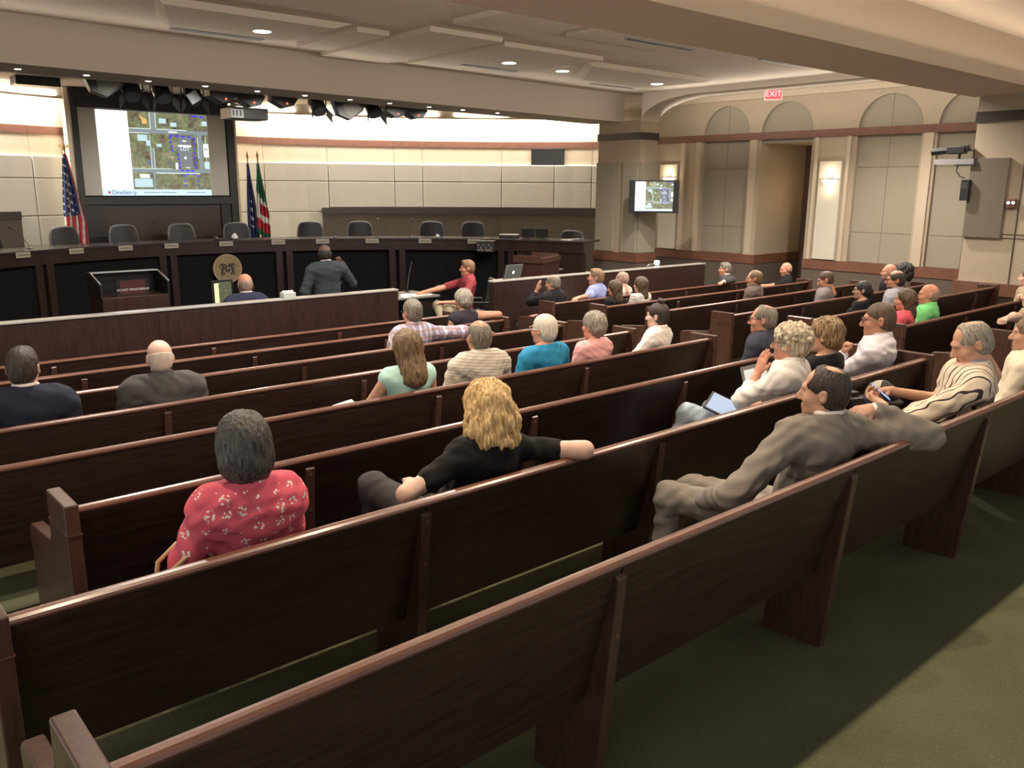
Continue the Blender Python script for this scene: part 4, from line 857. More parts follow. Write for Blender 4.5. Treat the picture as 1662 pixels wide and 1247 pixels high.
# ---- hair
def hair_geo(style, vox, cache={}):
    key = (style, vox)
    if key in cache: return cache[key]
    rng = np.random.RandomState(hash(style) % 1000 if False else sum(map(ord, style)))
    face = ell((0, .118, -.045), (.078, .090, .108), .01); ears = [ell((s*.090, .004, -.020), (.024, .026, .040), .008) for s in (-1, 1)]
    def locks(amp, fr, wav=0.0):
        def f(X, Y, Z):
            th = np.arctan2(X, -(Y+.02)); a = amp*(np.sin(th*fr+1.3*np.sin(th*5)+2.0*np.sin(Z*14)*wav)+.6*np.sin(th*fr*2.3+Z*30*wav+1))
            if wav: a = a+amp*.9*np.sin(Z*62+4*np.sin(th*3))*np.sin(th*4+1)
            return a
        return f
    cap = ell((0, -.018, .040), (.084, .106, .094), .02); back = ell((0, -.045, -.018), (.074, .072, .075), .03); clips = []; mn = [face]; dp_ = locks(.0018, 46)
    if style == 'short': pr = [cap, back]; mn += ears; clips = [((0, -.03, -.078), (0, .30, -1))]
    elif style == 'neat': pr = [ell((0, -.016, .041), (.082, .104, .095), .02), back, ell((0, .045, .098), (.050, .045, .030), .02)]; mn += ears; clips = [((0, -.03, -.074), (0, .30, -1))]
    elif style == 'thinning': pr = [ell((0, -.018, .040), (.082, .104, .0915), .02), back]; mn += ears+[ell((0, -.055, .150), (.052, .060, .055), .01), ell((0, .10, .09), (.09, .07, .06), .01)]; clips = [((0, -.03, -.078), (0, .30, -1))]
    elif style == 'balding': pr = [ell((0, -.018, .034), (.082, .104, .090), .02), back]; mn += ears+[ell((0, .0, .155), (.074, .115, .090), .01)]; clips = [((0, -.03, -.080), (0, .30, -1))]
    elif style == 'fringe': pr = [ell((0, -.018, .032), (.0785, .0995, .089), .02), ell((0, -.045, -.018), (.0705, .069, .072), .03)]; mn += ears+[ell((0, .015, .125), (.11, .14, .125), .012)]; clips = [((0, -.03, -.076), (0, .30, -1))]; dp_ = locks(.0008, 40)
    elif style == 'crew': pr = [ell((0, -.016, .036), (.0785, .1005, .0915), .02), ell((0, -.045, -.015), (.071, .068, .07), .03)]; mn += ears; clips = [((0, -.03, -.068), (0, .30, -1))]; dp_ = locks(.0006, 60)
    elif style == 'bob': pr = [ell((0, -.020, .040), (.096, .116, .100), .03), ell((0, -.040, -.045), (.100, .094, .095), .05)]; mn = [ell((0, .118, -.06), (.070, .095, .13), .02)]; clips = [((0, 0, -.128), (0, -.05, -1))]; dp_ = locks(.0022, 62, .15)
    elif style == 'wavy':
        pr = [ell((0, -.020, .042), (.098, .118, .102), .03), ell((0, -.045, -.055), (.124, .100, .105), .05), ell((.045, -.055, -.095), (.080, .066, .062), .04), ell((-.045, -.055, -.095), (.080, .066, .062), .04)]; mn = [ell((0, .118, -.06), (.072, .095, .14), .02)]; dp_ = locks(.0055, 19, 1.0)
        for _ in range(90):
            th = rng.uniform(-2.5, 2.5); z = rng.uniform(-.150, -.02); rr_ = .118 if z > -.11 else .105
            pr.append(ell((rr_*math.sin(th), -.045-.095*math.cos(th), z), (rng.uniform(.014, .022), rng.uniform(.012, .018), rng.uniform(.018, .030)), .012))
    elif style == 'long': pr = [ell((0, -.020, .040), (.092, .114, .099), .03), cone((0, -.050, -.02), (.01, -.095, -.17), .098, .094, .62, .05)]; mn = [ell((0, .115, -.08), (.068, .095, .16), .02)]; dp_ = locks(.0028, 40, .25)
    elif style == 'shoulder': pr = [ell((0, -.020, .040), (.092, .114, .099), .03), cone((0, -.050, -.02), (0, -.070, -.17), .098, .085, .78, .05)]; mn = [ell((0, .115, -.08), (.068, .095, .16), .02)]; dp_ = locks(.0028, 40, .25)
    elif style == 'pixie': pr = [ell((0, -.024, .046), (.092, .116, .101), .03), ell((0, -.060, -.015), (.078, .070, .075), .04)]; mn = [ell((0, .118, -.05), (.076, .088, .105), .01), ell((.092, .012, -.03), (.02, .03, .04), .01), ell((-.092, .012, -.03), (.02, .03, .04), .01)]; clips = [((0, -.03, -.088), (0, .35, -1))]; dp_ = locks(.0045, 24, .5)
    elif style == 'curly':
        pr = [ell((0, -.022, .042), (.094, .116, .100), .02), ell((0, -.055, -.02), (.088, .078, .075), .03)]; mn += [ell((s*.098, .012, -.02), (.022, .026, .040), .008) for s in (-1, 1)]
        for _ in range(230):
            a = rng.normal(size=3); a /= np.linalg.norm(a); c = np.array((0, -.022, .042))+a*np.array((.094, .116, .098))
            if c[2] < -.05 and c[1] > -.05: continue
            pr.append(ell(c, (rng.uniform(.011, .019),)*3, .006))
        clips = [((0, -.03, -.085), (0, .3, -1))]; dp_ = None
    elif style == 'bun': pr = [ell((0, -.018, .040), (.083, .105, .093), .02), back, ('tor', V3(0, -.040, .150), V3(0, -.45, .9), .022, .017, .01), ell((0, -.043, .152), (.022, .022, .016), .01)]; mn += [ell((s*.092, .01, -.03), (.02, .02, .03), .008) for s in (-1, 1)]; clips = [((0, -.03, -.088), (0, .30, -1))]
    elif style == 'full': pr = [ell((0, -.030, .045), (.112, .128, .112), .03), ell((0, -.050, -.05), (.115, .100, .095), .05)]; mn = [ell((0, .118, -.06), (.074, .095, .13), .02)]; dp_ = locks(.006, 22, .8)
    elif style == 'tied': pr = [ell((0, -.018, .040), (.083, .105, .093), .02), back, ell((0, -.115, -.01), (.035, .035, .05), .02), cone((0, -.12, -.03), (0, -.13, -.14), .03, .015, 1, .02)]; mn += [ell((s*.092, .01, -.03), (.02, .02, .03), .008) for s in (-1, 1)]; clips = [((0, -.03, -.12), (0, .30, -1))]
    v, f = surf(pr, vox, clips=clips, disp=dp_, minus=mn); cache[key] = (v, f); return cache[key]
def hairmat(name, c1, c2, sc=60, rough=.5):
    if name in MATS: return MATS[name]
    m, nt, b = newmat(name); L = nt.links; tc = nt.nodes.new('ShaderNodeTexCoord'); mp = nt.nodes.new('ShaderNodeMapping'); mp.inputs['Scale'].default_value = (1, 1, .12)
    n = nt.nodes.new('ShaderNodeTexNoise'); n.inputs['Scale'].default_value = sc*2.2; n.inputs['Detail'].default_value = 4; n.inputs['Distortion'].default_value = .4
    L.new(tc.outputs['Object'], mp.inputs['Vector']); L.new(mp.outputs['Vector'], n.inputs['Vector'])
    cr = nt.nodes.new('ShaderNodeValToRGB'); cr.color_ramp.elements[0].position = .33; cr.color_ramp.elements[1].position = .68; cr.color_ramp.elements[0].color = (*c1, 1); cr.color_ramp.elements[1].color = (*c2, 1)
    L.new(n.outputs['Fac'], cr.inputs['Fac']); L.new(cr.outputs['Color'], b.inputs['Base Color']); b.inputs['Roughness'].default_value = rough
    bp = nt.nodes.new('ShaderNodeBump'); bp.inputs['Strength'].default_value = .9; bp.inputs['Distance'].default_value = .006; L.new(n.outputs['Fac'], bp.inputs['Height']); L.new(bp.outputs['Normal'], b.inputs['Normal'])
    MATS[name] = m; return m
def skinmat(name, c):
    return mat('skin '+name, c, .5, spec=.35, var=.10, scale=14, bump=.08, bscale=220, sss=.12)
LIGHT = skinmat('light', (.50, .285, .195)); FAIR = skinmat('fair', (.66, .44, .35)); TAN = skinmat('tan', (.42, .215, .135)); RUDDY = skinmat('ruddy', (.52, .25, .165)); DARKS = skinmat('dark', (.085, .045, .030)); OLIVE = skinmat('olive', (.36, .20, .125))
LIPS = mat('lips', (.32, .10, .085), .45); EYEW = mat('eye white', (.62, .58, .53), .25); IRIS = mat('iris', (.05, .035, .025), .2)
def cloth(name, col, bump=.25, bs=26, rough=.85, var=.06):
    return mat('cloth '+name, col, rough, spec=.25, var=var, scale=18, bump=bump, bscale=bs)
def pattern(name, kind, base, second, third=None, scale=60):
    m, nt, b = newmat('cloth '+name); L = nt.links; tc = nt.nodes.new('ShaderNodeTexCoord'); sp = nt.nodes.new('ShaderNodeSeparateXYZ'); L.new(tc.outputs['Object'], sp.inputs[0])
    b.inputs['Roughness'].default_value = .85; b.inputs['Specular IOR Level'].default_value = .25
    def math_(op, a, b_=None):
        n = nt.nodes.new('ShaderNodeMath'); n.operation = op
        for i, x in enumerate((a, b_)):
            if x is None: continue
            if isinstance(x, (int, float)): n.inputs[i].default_value = x
            else: L.new(x, n.inputs[i])
        return n.outputs[0]
    def mixc(f, A, B):
        n = nt.nodes.new('ShaderNodeMix'); n.data_type = 'RGBA'; L.new(f, n.inputs['Factor'])
        for k, x in (('A', A), ('B', B)):
            if isinstance(x, tuple): n.inputs[k].default_value = (*x, 1)
            else: L.new(x, n.inputs[k])
        return n.outputs['Result']
    nz = nt.nodes.new('ShaderNodeTexNoise'); nz.inputs['Scale'].default_value = 7; L.new(tc.outputs['Object'], nz.inputs['Vector'])
    wob = math_('MULTIPLY', math_('SUBTRACT', nz.outputs['Fac'], .5), .012)
    def stripe(coord, freq, duty): return math_('LESS_THAN', math_('FRACT', math_('MULTIPLY', math_('ADD', coord, wob), freq)), duty)
    if kind == 'vstripe': col = mixc(stripe(sp.outputs['X'], scale, .20), base, second)
    elif kind == 'hstripe': col = mixc(stripe(math_('ADD', sp.outputs['Z'], math_('MULTIPLY', sp.outputs['X'], .12)), scale, .30), base, second)
    elif kind == 'plaid':
        c = mixc(stripe(sp.outputs['X'], scale, .38), base, second); c = mixc(stripe(sp.outputs['Z'], scale, .30), c, third); col = mixc(stripe(sp.outputs['X'], scale*.5, .10), c, (.62, .58, .60))
    elif kind == 'floral':
        vo = nt.nodes.new('ShaderNodeTexVoronoi'); vo.inputs['Scale'].default_value = scale; vo.inputs['Randomness'].default_value = .45; L.new(tc.outputs['Object'], vo.inputs['Vector'])
        n2 = nt.nodes.new('ShaderNodeTexVoronoi'); n2.inputs['Scale'].default_value = scale*5.5; L.new(tc.outputs['Object'], n2.inputs['Vector'])
        blob = math_('LESS_THAN', vo.outputs['Distance'], .33); speck = math_('LESS_THAN', n2.outputs['Distance'], .46)
        c = mixc(math_('MULTIPLY', blob, speck), base, second); col = mixc(math_('MULTIPLY', math_('LESS_THAN', vo.outputs['Distance'], .17), math_('LESS_THAN', n2.outputs['Distance'], .28)), c, third)
        vo3 = nt.nodes.new('ShaderNodeTexVoronoi'); vo3.inputs['Scale'].default_value = scale*1.6; L.new(tc.outputs['Object'], vo3.inputs['Vector']); col = mixc(math_('LESS_THAN', vo3.outputs['Distance'], .075), col, second)
    L.new(col, b.inputs['Base Color'])
    bn = nt.nodes.new('ShaderNodeTexNoise'); bn.inputs['Scale'].default_value = 24; L.new(tc.outputs['Object'], bn.inputs['Vector']); bp = nt.nodes.new('ShaderNodeBump'); bp.inputs['Strength'].default_value = .3; bp.inputs['Distance'].default_value = .01; L.new(bn.outputs['Fac'], bp.inputs['Height']); L.new(bp.outputs['Normal'], b.inputs['Normal'])
    return m
def person(label, x, y, zf, h, yaw=0, lean=10, roll=0, fem=False, wid=1.0, belly=0.0, skin=LIGHT, hair=None, hmat=None, head=(0, 0, 0), top='shirt', tmat=None, sleeve=.6, collar=None, bmat=None, arms=None, hands=('relaxed', 'relaxed'), palms=None,
           legs=None, lod=1, glasses=None, stand=False, beard=None, folds=.0035, shoes=None, neckdrop=0, headfwd=.02, hairscale=1.0, twist=0):
    vg = (.0105, .0150, .0185)[lod]; vb = (.0145, .0195, .024)[lod]; vh = (.0055, .007, .0085)[lod]
    yw = R(yaw); ln = R(lean); u = V3(math.sin(R(roll)), -math.sin(ln), math.cos(ln)); u /= np.linalg.norm(u)
    base = .90 if stand else .43
    s = (h-(0 if stand else base))/((.853+.90) if stand else (.095+.50*u[2]+.258)); hs = .86 if stand else base/s
    root = thing('person', label, 'person', (x, y, zf), yw, 'people in the hall'); root.scale = (s, s, s)
    def loc(p): return rotz(-yw)@((np.asarray(p, float)-np.array((x, y, zf))))/s
    P0 = V3(0, 0, hs+.095); W_ = P0+u*.17; CH = P0+u*.34; N = P0+u*.50; rt_ = np.cross(V3(0, 1, 0), u)*-1 if False else V3(u[2], 0, -u[0])
    sw = (.158 if fem else .182)*wid; tw = rotz(R(twist))@rt_; SH = [N-u*.082-tw*sw, N-u*.082+tw*sw]
    hyaw, hpit, hrol = R(head[0]), R(head[1]), R(head[2])
    H0 = N+V3(u[0]*.10, headfwd+.018-.10*math.sin(ln)*.6, .135); MH = rotz(hyaw)@rotx(-hpit)@roty(hrol)
    # joints of the arms
    EL, WR = [], []
    for i, sg in enumerate((-1, 1)):
        a = arms[i] if arms else None
        if a is None: EL.append(V3(sg*(sw+.055), .02-.03*wid, hs+.235)); WR.append(V3(sg*.075, .27, hs+.215))
        else:
            e, w_ = loc(a[0]), loc(a[1]); EL.append(e); WR.append(w_)
    fw_ = 1.0 if not fem else .86
    # skeleton primitives; inflate e
    def torso(e):
        w = wid*(.93 if fem else 1.0)
        pr = [ell(P0+V3(0, .015, -.005), (.172*w+e, .125+e, .115+e), .05), cone(P0+u*.04, W_, .140*w+e, .128*w+e, .80, .05), cone(W_, CH+u*.05, .128*w+e, .152*w+e, .74, .05), cone(SH[0]*.80+N*.2, SH[1]*.80+N*.2, .068+e, .068+e, .95, .05),
              cone(N-u*.005, SH[0]*.75+N*.25+u*.008, .048+e, .048+e, 1, .05), cone(N-u*.005, SH[1]*.75+N*.25+u*.008, .048+e, .048+e, 1, .05)]
        if belly: pr.append(ell(P0+u*.13+V3(0, .06+belly*.5, 0), (.145*w+e, .10+belly+e, .14+e), .06))
        if fem: pr += [ell(CH+V3(sg*.068, .088, -.02), (.062+e, .055+e, .062+e), .04) for sg in (-1, 1)]
        return pr
    def arm(i, e, upto):
        pr = []; a, b, c = SH[i], EL[i], WR[i]; k = .035
        r0, r1, r2, r3 = .054*fw_*(.6+.4*wid)+e, .043*fw_*(.7+.3*wid)+e, .042*fw_+e, .028*fw_+e
        if upto <= 0: return pr
        t = min(1, upto); pr.append(cone(a, a+(b-a)*t, r0, r0+(r1-r0)*t, 1, k))
        if upto > 1: t = upto-1; q = b+(c-b)*t; pr.append(cone(b, q, r2, r2+(r3-r2)*t, 1, k))
        return pr
    HIP, KN, AN, FT = [], [], [], []
    for i, sg in enumerate((-1, 1)):
        if stand: HIP.append(V3(sg*.09, 0, hs+.03)); KN.append(V3(sg*.10, .01, .48)); AN.append(V3(sg*.105, -.01, .08)); FT.append(V3(sg*.13, .16, .035))
        else:
            HIP.append(V3(sg*.09, .02, hs+.085)); lg = legs[i] if legs else None
            KN.append(loc(lg[0]) if lg else V3(sg*.115, .43, hs+.075)); AN.append(loc(lg[1]) if lg else V3(sg*.10, .45, .09)); d = KN[i]-HIP[i]; d[2] = 0; d /= np.linalg.norm(d)+1e-6; FT.append(AN[i]+d*.15-V3(0, 0, .045))
    def leg(i, e): return [cone(HIP[i], KN[i], .088*wid**.6+e, .062+e, 1, .04), cone(KN[i], AN[i], .058+e, .040+e, 1, .03)]
    # body: skin, one mesh with head and hands
    pr = torso(-.022)+arm(0, 0, 2)+arm(1, 0, 2)+leg(0, -.006)+leg(1, -.006)+[cone(AN[i], FT[i], .035, .028, 1, .03) for i in (0, 1)]+[cone(N-u*.03, H0+MH@V3(0, -.025, -.09), .056*fw_, .050*fw_, 1, .04)]
    v, f = surf(pr, vb); mi = np.zeros(len(f), int)
    hv, hf, hm = head_geo(fem, vh); f = np.concatenate([f, hf+len(v)]); v = np.concatenate([v, hv@MH.T+H0]); mi = np.concatenate([mi, hm])
    for i, sg in enumerate((-1, 1)):
        gv, gf = hand_geo(hands[i], .0045 if lod == 0 else .008)
        dy = WR[i]-EL[i]; dy /= np.linalg.norm(dy); pn = V3(0, 0, -1) if not (palms and palms[i] is not None) else rotz(-yw)@np.asarray(palms[i][:3], float)
        if palms and palms[i] is not None and len(palms[i]) == 6: dy = rotz(-yw)@np.asarray(palms[i][3:], float); dy /= np.linalg.norm(dy); pn = rotz(-yw)@np.asarray(palms[i][:3], float)
        dz = -(pn-dy*(pn@dy)); dz /= np.linalg.norm(dz)+1e-9; dx = np.cross(dy, dz); M = np.stack([dx, dy, dz], 1)
        g = gv*(.92 if fem else 1.02)
        if sg < 0: g = g*np.array((-1, 1, 1)); gf = gf[:, ::-1]
        f = np.concatenate([f, gf+len(v)]); v = np.concatenate([v, g@M.T+WR[i]]); mi = np.concatenate([mi, np.zeros(len(gf), int)])
    put('body', npmesh('body', v, f, [skin, LIPS, EYEW, IRIS], mi), root)
    # garments
    ph = (x*7.3+y*3.1) % 6
    def wr_(X, Y, Z):
        return folds*(np.sin(34*X+9*np.sin(11*Z+ph)+ph)*np.sin(21*Z+6*np.sin(9*X+ph)+14*Y)+.6*np.sin(60*Z+20*X+8*np.sin(13*Y+ph)))
    e = {'jacket': .024, 'tshirt': .014, 'polo': .014, 'shirt': .016, 'blouse': .019, 'sleeveless': .012}[top]
    pr = torso(e)+arm(0, e*.85, sleeve)+arm(1, e*.85, sleeve)
    if top in ('jacket',): pr += [ell(SH[i]+V3(0, 0, .0), (.075, .066, .062), .04) for i in (0, 1)]
    if top == 'sleeveless': pr += [ell(SH[i]*.76+N*.24, (.038, .048, .042), .03) for i in (0, 1)]
    nb = N+u*((.046 if top in ('jacket', 'shirt', 'polo') else .028)-neckdrop); nn = u*.94+V3(0, .34, 0)
    v, f = surf(pr, vg, clips=[(nb, nn/np.linalg.norm(nn)), (P0-u*(.10 if not stand else .12), -u)], disp=wr_)
    tp = put(top if top != 'sleeveless' else 'sleeveless_top', npmesh(top, v, f, tmat), root)
    if collar is not None or top in ('jacket', 'polo', 'shirt'):
        cax = (u*.9+V3(0, .25, 0)); cax /= np.linalg.norm(cax); cc = N+u*.030+V3(0, .006, 0)
        if top == 'jacket':
            v, f = surf([('tor', cc-u*.006, cax, .066, .017, .02)], .006); put('jacket_collar', npmesh('collar', v, f, tmat), root)
            v, f = surf([('tor', cc+u*.018, cax, .060, .0125, .02)], .006); put('shirt_collar', npmesh('collar', v, f, collar or WHITE), root)
        else:
            v, f = surf([('tor', cc, cax, .063, .0155, .02), ('tor', cc+u*.018, cax, .059, .009, .015)], .006); put('shirt_collar', npmesh('collar', v, f, collar or tmat), root)
    if top == 'jacket' or sleeve > 1.8:       # cuffs
        for i in (0, 1):
            d = WR[i]-EL[i]; d /= np.linalg.norm(d); a = EL[i]+(WR[i]-EL[i])*(sleeve-1)
            v, f = surf([cone(a-d*.02, a+d*.014, .036*fw_+.006, .036*fw_+.004, 1, .01)], .006); put('shirt_cuff', npmesh('cuff', v, f, (collar if top == 'jacket' else tmat) or WHITE), root)
    bm_ = bmat or cloth('charcoal trousers', (.03, .03, .034))
    pr = [ell(P0+V3(0, .015, -.02), (.176*wid, .135, .115), .05)]+leg(0, .012)+leg(1, .012)
    v, f = surf(pr, vg*1.35, disp=wr_); put('trousers', npmesh('trousers', v, f, bm_), root)
    for i in (0, 1):
        d = FT[i]-AN[i]; v, f = surf([cone(AN[i]-V3(0, 0, .02), AN[i]-V3(0, 0, .035), .046, .046, 1, .03), cone(AN[i]-V3(0, 0, .045), FT[i]+d*.25, .040, .034, 1, .03)], .010, clips=[((0, 0, 0), (0, 0, -1))] if stand or (not legs or not legs[i]) else ()); put('shoe', npmesh('shoe', v, f, shoes or BLACK), root)
    def onhead(name, me):
        o = put(name, me, root); Mx = Matrix([list(MH[r_])+[H0[r_]] for r_ in range(3)]+[[0, 0, 0, 1]]); o.matrix_local = Mx; return o
    if hair:
        key = ('hairmesh', hair, vh, hmat.name); 
        if key not in MATS:
            hv, hf = hair_geo(hair, vh); MATS[key] = npmesh('hair', hv, hf, hmat)
        o = onhead('hair', MATS[key]); k_ = (.96 if fem else 1.0)*hairscale; o.scale = (k_, k_, k_)
    if hmat:
        m = MB()
        for sg in (-1, 1): m.tube([(sg*.016, .0915, .024), (sg*.032, .0915, .029), (sg*.047, .080, .024)], [.003, .004, .0025], 6)
        k_ = (.94 if fem else 1.0); m.v = [(a*k_, b*k_, c*k_) for a, b, c in m.v]; onhead('eyebrows', m.mesh('eyebrows', hmat))
    if beard:
        v, f = surf([ell((0, .034, -.082), (.055, .060, .042), .02), ell((0, .076, -.100), (.026, .024, .022), .02)], .006, minus=[ell((0, .10, -.055), (.024, .03, .016), .01)], clips=[((0, .02, -.05), (0, .3, 1))]); onhead('beard', npmesh('beard', v, f, beard))
    if glasses:
        m = MB(); GL = glasses
        for sg in (-1, 1):
            m.tube([(sg*.034+.024*math.cos(t), .108-.006*abs(math.cos(t)), .006+.018*math.sin(t)) for t in [2*math.pi*k/14 for k in range(15)]], .0022, 5)
            m.tube([(sg*.058, .102, .010), (sg*.080, .05, .012), (sg*.085, -.015, .012), (sg*.084, -.03, -.004)], .0024, 5)
        m.tube([(-.011, .112, .010), (.011, .112, .010)], .002, 5); k_ = (.94 if fem else 1.0); m.v = [(a*k_, b*k_, c*k_) for a, b, c in m.v]; onhead('glasses', m.mesh('glasses', GL))
    return root
# ------------------------------------------------------------------ the people
def RY(i): return 1.575+.9003*i
HB = hairmat('hair dark brown', (.012, .008, .006), (.055, .037, .026)); HBK = hairmat('hair black', (.006, .005, .005), (.030, .026, .024)); HBG = hairmat('hair black greying', (.006, .006, .006), (.085, .078, .068)); HBL = hairmat('hair blonde', (.30, .17, .06), (.86, .64, .30)); HLB = hairmat('hair light brown', (.060, .036, .018), (.26, .17, .085))
HGR = hairmat('hair grey', (.13, .115, .09), (.42, .38, .31)); HWH = hairmat('hair white', (.46, .41, .35), (.72, .67, .58)); HSG = hairmat('hair salt grey', (.055, .048, .038), (.27, .235, .185)); HMB = hairmat('hair brown', (.028, .016, .010), (.125, .075, .042)); HCU = hairmat('hair curly grey', (.16, .13, .085), (.66, .56, .40), 30); HSB = hairmat('hair streaked blonde brown', (.035, .020, .010), (.42, .28, .13), 40); HSA = hairmat('hair sandy', (.085, .045, .024), (.30, .18, .095)); HST = hairmat('hair stubble grey', (.20, .13, .10), (.40, .29, .23))
SUITN = cloth('navy suit', (.018, .022, .040), .12); SUITG = cloth('grey jacket', (.075, .073, .072), .18); SUITW = cloth('warm grey suit', (.20, .175, .150), .30); SUITS = cloth('slate suit', (.030, .039, .047), .12); SUITD = cloth('dark grey suit', (.055, .05, .052), .15)
BLKC = cloth('black knit', (.009, .008, .009), .3); WHC = cloth('white cotton', (.70, .66, .62), .35); NAVYT = cloth('navy trousers', (.020, .024, .038), .25); JEAN = cloth('pale jeans', (.34, .42, .50), .4); KHAKI = cloth('khaki trousers', (.25, .215, .15), .35); GREYT = cloth('grey suit trousers', (.27, .245, .215), .35); DKT = cloth('dark grey trousers', (.055, .050, .050), .2)
DKG = mat('glasses frame dark', (.015, .013, .012), .35); STG = mat('glasses frame steel', (.30, .28, .26), .3, metal=.7)
def seat(label, X, row, h, yaw=0, dy=.28, **k):
    y = RY(row)+dy
    if row == 7 and 'legs' not in k: k['legs'] = tuple(((X+s_*.12-.12*math.sin(R(yaw)), y+.40, .53), (X+s_*.11-.1*math.sin(R(yaw)), y+.32, .11)) for s_ in (-1, 1))
    return person(label, X-.059*math.sin(R(yaw)), y, fl(y), h, yaw, **k)
# --- nearest rows
seat('woman in a red floral blouse with dark greying bobbed hair', 1.15, 1, 1.27, -6, fem=True, wid=.92, skin=OLIVE, hair='bob', hmat=HBG, top='blouse', tmat=pattern('red floral', 'floral', (.62, .105, .150), (.82, .74, .66), (.46, .30, .28), 17), sleeve=1.55, head=(-6, 4, 0), lod=0, folds=.006, belly=.02, hairscale=.97, arms=(((.885, 2.72, 1.04), (1.02, 2.98, .98)), ((1.315, 2.72, 1.04), (1.22, 2.98, .98))), bmat=cloth('black trousers', (.01, .01, .012)))
seat('woman with wavy blonde hair in a black T-shirt, one arm over the pew', 2.20, 1, 1.21, 4, fem=True, wid=1.16, roll=3, skin=FAIR, hair='wavy', hmat=HBL, top='tshirt', tmat=BLKC, sleeve=.58, head=(-4, 3, 0), lod=0, folds=.004, belly=.02, hairscale=1.06, arms=(((1.80, 2.68, 1.18), (2.02, 2.98, 1.10)), ((2.56, 2.43, 1.272), (2.50, 2.70, 1.20))), bmat=DKT, legs=(((1.97, 3.20, 1.03), (2.05, 3.30, .58)), None))
seat('man in a warm grey suit with thinning dark hair, arm hooked over the pew', 3.37, 0, 1.22, 8, wid=1.12, roll=2, twist=-26, skin=LIGHT, hair='thinning', hmat=HB, top='jacket', tmat=SUITW, sleeve=1.90, collar=WHC, head=(10, 2, -2), lod=0, folds=.0055, arms=(((2.87, 1.88, 1.14), (3.06, 2.16, 1.00)), ((3.88, 1.535, 1.285), (3.70, 1.72, 1.405))), palms=(None, (0, .5, -1, -.9, .45, -.15)), hands=('relaxed', 'relaxed'), bmat=GREYT, legs=(((3.0, 2.30, .99), (3.04, 2.36, .50)), ((3.18, 2.32, .98), (3.26, 2.55, .60))))
seat('heavy man in a bold striped shirt reading his phone', 4.97, 0, 1.255, 30, wid=1.24, belly=.08, skin=LIGHT, hair='thinning', hmat=HGR, top='shirt', tmat=pattern('bold stripes', 'vstripe', (.66, .56, .44), (.045, .030, .034), None, 27), sleeve=.85, collar=cloth('grey blue collar', (.24, .27, .33)), head=(10, 24, 0), lod=0, folds=.005, arms=(((4.56, 1.98, 1.10), (4.72, 2.16, 1.18)), ((5.32, 2.06, 1.12), (5.02, 2.26, 1.19))), palms=((.25, 0, 1, .5, .8, .15), (-.3, -.2, -1, -.9, .25, .05)), hands=('grip', 'grip'), bmat=NAVYT, legs=(((4.86, 2.32, 1.10), (4.80, 2.42, .66)), ((4.96, 2.36, 1.02), (4.95, 2.48, .45))))
seat('person in a cream shirt at the right edge of the nearest pew', 5.88, 0, 1.20, 10, wid=1.1, skin=LIGHT, hair='short', hmat=HLB, top='shirt', tmat=cloth('cream shirt', (.70, .62, .50), .35), sleeve=1.9, head=(10, 0, 0), lod=1)
seat('man with curly grey hair in a white shirt, hand to his cheek', 4.62, 1, 1.22, 14, wid=1.05, skin=RUDDY, hair='curly', hmat=HCU, top='shirt', tmat=WHC, sleeve=1.45, head=(4, 0, 0), lod=0, folds=.005, glasses=DKG, arms=(((4.45, 2.90, 1.10), (4.645, 2.92, 1.245)), ((4.92, 2.80, 1.04), (4.74, 3.02, .98))), palms=((.75, -.3, .1, .12, -.22, .95), None), hands=('flat', 'relaxed'), bmat=JEAN, legs=(((4.32, 3.20, .97), (4.24, 3.34, .46)), ((4.58, 3.20, .95), (4.60, 3.30, .46))))
seat('woman with short streaked hair in a black top with an open laptop', 5.02, 1, 1.22, 6, fem=True, wid=1.05, skin=LIGHT, hair='pixie', hmat=HSB, top='tshirt', tmat=BLKC, sleeve=.6, head=(6, 2, 0), lod=0, neckdrop=.012, bmat=cloth('black trousers', (.01, .01, .012)))
seat('man in a white dress shirt and glasses, hand to his chin', 5.74, 1, 1.26, 16, wid=1.05, skin=TAN, hair='crew', hmat=HMB, top='shirt', tmat=cloth('white dress shirt', (.62, .59, .64), .4), sleeve=1.9, head=(12, 4, 0), lod=0, folds=.005, glasses=DKG, arms=(((5.60, 2.95, 1.04), (5.80, 2.96, 1.215)), ((6.02, 2.84, 1.02), (5.86, 3.06, 1.0))), palms=((.1, -.9, 0, -.05, -.25, .95), None), hands=('fist', 'relaxed'))
seat('man with grey hair and glasses in a navy shirt by the aisle end', 5.74, 2, 1.20, 12, wid=1.06, skin=RUDDY, hair='thinning', hmat=HSG, top='shirt', tmat=cloth('navy shirt', (.036, .038, .056), .3), sleeve=1.9, head=(14, 2, 0), lod=1, glasses=DKG)
# --- fourth row
seat('woman with long brown hair in an aqua sleeveless top', 3.05, 3, 1.22, -4, fem=True, wid=1.12, skin=LIGHT, hair='long', hmat=HLB, top='sleeveless', tmat=cloth('aqua', (.42, .66, .60), .2), sleeve=0, head=(-8, 4, 0), lod=0, folds=.003, hairscale=1.08, arms=(((2.78, 4.62, .93), (2.93, 4.86, .86)), None))
seat('bald man with dark sides in a beige striped shirt', 3.65, 3, 1.23, -2, wid=1.16, skin=TAN, hair='balding', hmat=HSG, top='shirt', tmat=pattern('beige stripes', 'hstripe', (.56, .51, .44), (.38, .34, .30), None, 46), sleeve=1.9, head=(-10, 0, 0), lod=0, folds=.004)
seat('white-haired man in a bright blue T-shirt', 4.27, 3, 1.21, 4, wid=1.14, skin=RUDDY, hair='short', hmat=HWH, top='tshirt', tmat=cloth('bright blue', (.022, .22, .40), .3), sleeve=.62, head=(4, 0, 0), lod=0, glasses=STG, folds=.005)
